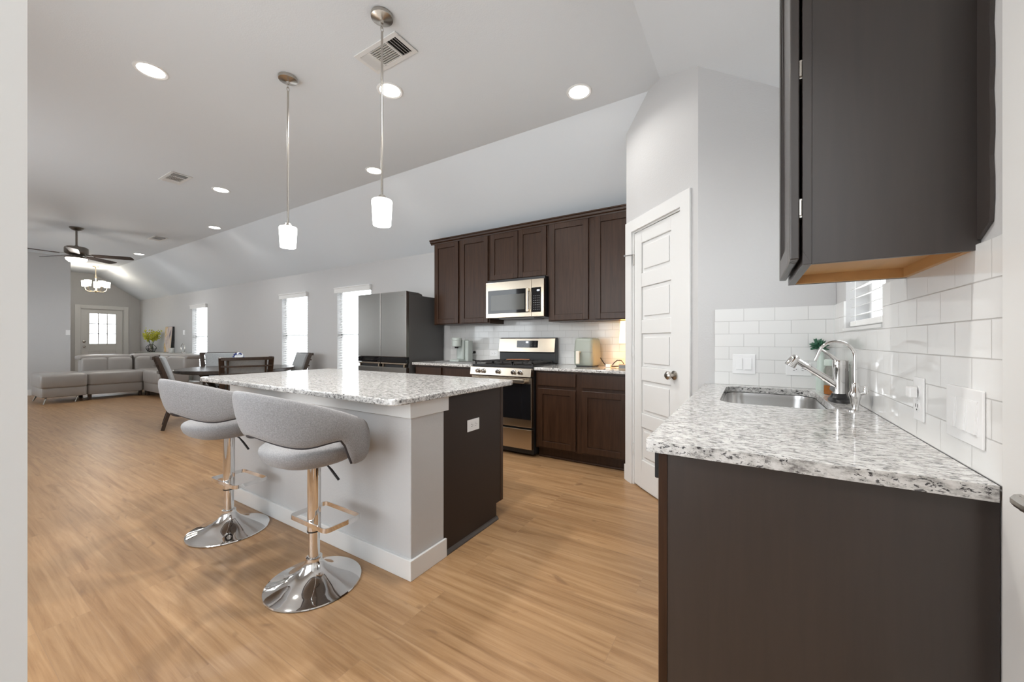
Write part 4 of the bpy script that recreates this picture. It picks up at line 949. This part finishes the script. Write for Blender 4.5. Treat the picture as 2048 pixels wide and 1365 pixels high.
for k in range(5):
    a = math.radians(base + 72 * k + 2); m = Matrix.Rotation(a, 4, 'Z') @ Matrix.Translation((0, 0, -.462)) @ Matrix.Rotation(math.radians(-12), 4, 'X')
    g = G(); pl = [(.20, -.05), (.30, -.062), (.60, -.072), (.70, -.066), (.72, -.045), (.72, .045), (.70, .066), (.60, .072), (.30, .062), (.20, .05)]
    g.prism(pl, -.004, .004, lambda u, v, w: tuple(m @ Vector((u, v, w)))); bl = g.build('blade', 'blade', bev=.002, smooth=False, **kw)
    g = G(); g.prism([(.10, -.02), (.20, -.014), (.27, -.035), (.27, .035), (.20, .014), (.10, .02)], .0045, .009, lambda u, v, w: tuple(m @ Vector((u, v, w)))); g.build('blade_iron', 'bronze', bl, smooth=False, local=True)
point('fan_bulb', (fc[0], fc[1], ZC - .68), .08, 9, (1, .93, .84))
# chandelier
hc = (-14.30, 2.75)
t = thing('chandelier', 'five-arm brass chandelier with white shades by the front door', 'chandelier', (hc[0], hc[1], ZC)); kw = dict(parent=t, local=True)
G().lathe([(0, -.0005), (.065, -.0005), (.065, -.012), (.02, -.03), (0, -.03)], (0, 0, 0), 28).build('canopy', 'brass', **kw)
G().lathe([(0, -.03), (.008, -.03), (.008, -.26), (.022, -.28), (.022, -.31), (.011, -.33), (.011, -.60), (.03, -.63), (.03, -.65), (.01, -.68), (0, -.69)], (0, 0, 0), 20).build('stem', 'brass', **kw)
for k in range(5):
    a = math.radians(72 * k + 20); c_, s_ = math.cos(a), math.sin(a)
    pr = [(.02, -.645), (.08, -.655), (.14, -.65), (.19, -.615), (.205, -.56), (.205, -.525)]
    ar = G().tube([(r * c_, r * s_, z) for r, z in pr], .008, 8).lathe([(0, -.535), (.03, -.53), (.03, -.52), (0, -.52)], (.205 * c_, .205 * s_, 0), 14).build('arm', 'brass', **kw)
    G().lathe([(.056, -.53), (.064, -.385), (.060, -.385), (.052, -.527), (0, -.527)], (.205 * c_, .205 * s_, 0), 24).build('shade', 'shade', ar, local=True)
point('chandelier_glow', (hc[0], hc[1], ZC - .42), .1, 9, (1, .88, .72))

# ---------------------------------------------------------------- dining set
tcx, tcy = -6.83, 2.86
t = thing('dining_table', 'round dark wood dining table between the dining chairs', 'table', (tcx, tcy, 0)); kw = dict(parent=t, local=True)
G().lathe([(0, .70), (.70, .70), (.765, .712), (.775, .72), (.775, .752), (.768, .76), (0, .76)], (0, 0, 0), 72).build('tabletop', 'tablewood', **kw)
for k in range(4):
    a = PI/4 + k * PI/2 + .15; c_, s_ = math.cos(a), math.sin(a)
    G().tube([(r * c_, r * s_, z) for r, z in ((.48, .70), (.40, .60), (.30, .44), (.28, .30), (.33, .16), (.46, .03), (.47, .0))], [.05, .045, .04, .04, .04, .038, .034], 10).build('leg', 'tablewood', **kw)
G().lathe([(0, .26), (.30, .26), (.30, .30), (0, .30)], (0, 0, 0), 32).build('stretcher', 'tablewood', **kw)
t = thing('porcelain_jar', 'blue and white porcelain jar on the dining table', 'jar', (tcx, tcy, .7605)); kw = dict(parent=t, local=True)
G().lathe([(0, 0), (.045, 0), (.05, .01), (.075, .07), (.085, .13), (.08, .175), (.06, .195), (0, .195)], (0, 0, 0), 32).build('body', 'jar', **kw)
G().lathe([(.062, .196), (.066, .205), (.05, .222), (.02, .232), (.012, .24), (0, .245)], (0, 0, 0), 28).build('lid', 'jar', **kw)
def make_chair(loc, rz, label):
    t = thing('dining_chair', label, 'dining chair', loc, rz, 'dining chairs'); kw = dict(parent=t, local=True)
    G().box(-.255, .255, -.235, .245, .375, .43).build('seat_frame', 'chairwood', bev=.008, smooth=False, **kw)
    G().sq((0, .005, .455), (.25, .238, .05), (.35, .3)).build('seat', 'chairpad', ang=80, **kw)
    def back(z):      # y of the back's rear line
        s_ = (z - .40) / .57; return -.215 - .125 * s_ - .04 * s_ * s_
    for s_ in (-1, 1):
        pts = [(s_ * .245, -.325, .0), (s_ * .245, -.30, .10), (s_ * .245, -.255, .25), (s_ * .245, -.222, .40)]
        pts += [(s_ * (.245 + .02 * k / 6), back(.40 + .57 * k / 6), .40 + .57 * k / 6) for k in range(1, 7)]
        G().tube(pts, 0, 4, flat=(.020, .030)).build('rear_leg', 'chairwood', bev=.004, smooth=False, **kw)
        G().tube([(s_ * .225, .215, .374), (s_ * .225, .22, .0)], [.028, .018], 4).build('front_leg', 'chairwood', bev=.003, smooth=False, **kw)
    rails = G()
    for z in (.952, .855, .755, .655, .555):
        h = .040 if z > .9 else .022
        pts = [(x, back(z) - .040 - .028 * (1 - (x / .26) ** 2), z) for x in (-.27, -.18, -.09, 0, .09, .18, .27)]
        rails.tube(pts, 0, 4, flat=(.013, h * .5))
    rails.build('ladder_rails', 'chairwood', bev=.003, smooth=False, **kw)
    for s_ in (-1, 1):
        G().tube([(s_ * .20, back(z) - .030, z) for z in (.50, .65, .80, .95)], 0, 4, flat=(.018, .008)).build('stile', 'chairwood', bev=.002, smooth=False, **kw)
    g = G(); rings = []
    for z in (.49, .50, .60, .70, .80, .90, .95, .962):
        k = .6 if z in (.49, .962) else 1
        rings.append([(x, back(z) + .005 + dy * k + (.0 if abs(x) > .2 else .012 * k), z) for x, dy in ((-.222, 0), (-.1, -.002), (.1, -.002), (.222, 0), (.222, .045), (.1, .055), (-.1, .055), (-.222, .045))])
    g.loft(rings); g.build('back_cushion', 'chairpad', bev=.01, ang=60, **kw)
    return t
ch = make_chair((-6.69, 2.247, 0), math.radians(-17), 'dark ladder-back dining chair seen from the side, left of the table')
dup(ch, (-5.83, 2.515, 0), math.radians(71), 'dark ladder-back dining chair with its back to the camera')
dup(ch, (-7.76, 3.05, 0), math.radians(-100), 'dining chair beyond the table showing its pale upholstered back')
dup(ch, (-6.70, 3.43, 0), math.radians(171), 'dining chair in front of the middle window')

# ---------------------------------------------------------------- sofa
t = thing('sectional_sofa', 'taupe leather sectional sofa with an open ottoman end', 'sofa', (-11.6, 2.6, 0))
def rb(name, x0, x1, y0, y1, z0, z1, e=(.22, .16), M4=None):
    return G().sq(((x0+x1)/2, (y0+y1)/2, (z0+z1)/2), ((x1-x0)/2, (y1-y0)/2, (z1-z0)/2), e, 44, 18).build(name, 'leather', t, ang=80)
# ottoman end, love seat, corner, side seat
rb('base', -12.02, -11.08, 1.43, 2.02, .115, .30, (.12, .1)); rb('seat_cushion', -12.04, -11.05, 1.415, 2.025, .27, .555, (.3, .13))
rb('base', -12.05, -11.20, 2.035, 2.88, .10, .30, (.12, .1)); rb('seat_cushion', -11.95, -11.17, 2.03, 2.885, .27, .555, (.3, .13))
rb('back_cushion', -12.12, -11.80, 2.06, 2.46, .42, .83, (.35, .25)); rb('back_cushion', -12.12, -11.80, 2.44, 2.85, .42, .83, (.35, .25))
rb('headrest', -12.25, -11.86, 2.03, 2.86, .76, .885, (.5, .2))
rb('base', -12.05, -11.22, 2.895, 3.55, .10, .30, (.12, .1)); rb('seat_cushion', -11.95, -11.15, 2.89, 3.36, .27, .555, (.3, .13))
rb('back_cushion', -12.12, -11.80, 2.88, 3.56, .42, .84, (.35, .25)); rb('headrest', -12.22, -11.84, 2.87, 3.60, .77, .895, (.5, .2))
rb('base', -11.21, -10.2, 2.86, 3.55, .10, .30, (.12, .1)); rb('seat_cushion', -11.14, -10.2, 2.83, 3.36, .27, .555, (.3, .13))
rb('back_cushion', -11.80, -11.15, 3.24, 3.55, .42, .85, (.35, .25)); rb('back_cushion', -11.16, -10.2, 3.24, 3.55, .42, .85, (.35, .25))
rb('headrest', -11.80, -10.2, 3.28, 3.61, .77, .895, (.5, .2))
for a, b in (((-11.13, 1.50, .12), (-11.06, 1.46, 0)), ((-11.95, 1.50, .12), (-11.90, 1.44, 0)), ((-11.13, 1.90, .12), (-11.10, 1.86, 0))):
    G().cyl(a, b, .014, .010, 10).build('leg', 'nickel', t)
for x, y in ((-11.26, 2.08), (-11.26, 2.83), (-11.28, 2.94), (-11.95, 2.08), (-10.3, 2.92), (-11.1, 2.92), (-10.3, 3.48)):
    G().box(x - .025, x + .025, y - .025, y + .025, 0, .115).build('leg', 'chairwood', t, smooth=False)
# ---------------------------------------------------------------- console and its things
t = thing('console_table', 'gray console table against the wall behind the sofa', 'console table', (-13.45, 3.8, 0))
G().box(-15.0, -11.9, 3.63, 3.99, .84, .87).build('top', 'consol', t, bev=.003, smooth=False)
for x in (-14.97, -13.5, -11.98):
    for y in (3.65, 3.92): G().box(x, x + .05, y, y + .05, 0, .84).build('leg', 'consol', t, smooth=False)
G().box(-14.9, -11.94, 3.66, 3.96, .18, .205).build('shelf', 'consol', t, smooth=False)
vx, vy = -14.30, 3.83
t = thing('flower_vase', 'black wire vase of yellow blossoms on the console table', 'vase', (vx, vy, .8705)); kw = dict(parent=t, local=True)
g = G(); pf = [(.07, .009), (.115, .10), (.10, .15), (.035, .215)]
for k in range(7):
    a = 2*PI*k/7; a2 = a + PI/7
    g.tube([(r * math.cos(a), r * math.sin(a), z) for r, z in pf], .007, 6)
    g.tube([(.07 * math.cos(a), .07 * math.sin(a), .009), (.07 * math.cos(a + 2*PI/7), .07 * math.sin(a + 2*PI/7), .009)], .007, 6)
    g.tube([(.115 * math.cos(a), .115 * math.sin(a), .10), (.07 * math.cos(a + 2*PI/7), .07 * math.sin(a + 2*PI/7), .009)], .006, 6)
for r, z in ((.115, .10), (.035, .215)): g.tube([(r * math.cos(2*PI*i/14), r * math.sin(2*PI*i/14), z) for i in range(14)], .006, 6, closed=True)
g.build('wire_cage', 'wire', **kw)
G().lathe([(0, .01), (.05, .01), (.06, .06), (.05, .12), (.03, .18), (.028, .21), (.022, .21), (.022, .18), (0, .05)], (0, 0, 0), 20).build('glass_liner', 'clear', **kw)
g1, g2 = G(), G()
for k in range(11):
    a = -1.0 + 2.0 * k / 10; tilt = a * .75; yy = random.uniform(-.12, .12)
    if abs(a) < .12: continue
    L_ = random.uniform(.34, .46); tip = Vector((math.sin(tilt) * L_, yy, .20 + math.cos(tilt) * L_))
    p0 = Vector((0, 0, .06)); mid = Vector((math.sin(tilt) * .1, yy * .3, .27)); g1.tube([p0, mid, tip], .003, 5)
    for j in range(52):
        f = random.uniform(.22, 1.0); p = mid.lerp(tip, f) + Vector((random.gauss(0, .026), random.gauss(0, .03), random.gauss(0, .022)))
        r_ = random.uniform(.009, .021); g2.sq(p, (r_, r_, r_ * .7), (1, 1), 6, 4, Matrix.Rotation(random.uniform(0, 3), 4, 'X'))
g1.build('stems', 'stem', **kw); g2.build('blossoms', 'yellow', ang=80, **kw)
t = thing('framed_canvas', 'dark-edged abstract canvas leaning on the wall beside the yellow flowers', 'painting', (-13.49, 3.93, .8705))
tl = Matrix.Translation((-13.49, 3.93, .8705)) @ Matrix.Rotation(math.radians(-4), 4, 'X')
G().box(-.25, .25, .0, .05, 0, .70, tl).build('frame', 'slot', t, smooth=False)
G().box(-.243, .243, -.004, -.0005, .006, .694, tl).build('canvas', 'canvas', t, smooth=False)
t = thing('candle_jar', 'pale marbled candle jar in front of the canvas', 'candle', (-12.47, 3.72, .8705)); kw = dict(parent=t, local=True)
G().lathe([(0, 0), (.042, 0), (.055, .02), (.062, .13), (.058, .13), (.052, .11), (0, .11)], (0, 0, 0), 28).build('jar', 'candle', **kw)
G().cyl((0, 0, .11), (0, 0, .125), .002, seg=6).build('wick', 'slot', **kw)
t = thing('ring_sculpture', 'thin metal ring ornament on the console by the far window', 'ornament', (-12.14, 3.85, .8705)); kw = dict(parent=t, local=True)
G().box(-.06, .06, -.03, .03, 0, .015).build('base', 'nickel', bev=.003, smooth=False, **kw)
G().tube([(.115 * math.cos(a), 0, .125 + .115 * math.sin(a)) for a in [-PI/2 + 2*PI*i/40 for i in range(40)]], .007, 8, closed=True).build('ring', 'nickel', **kw)
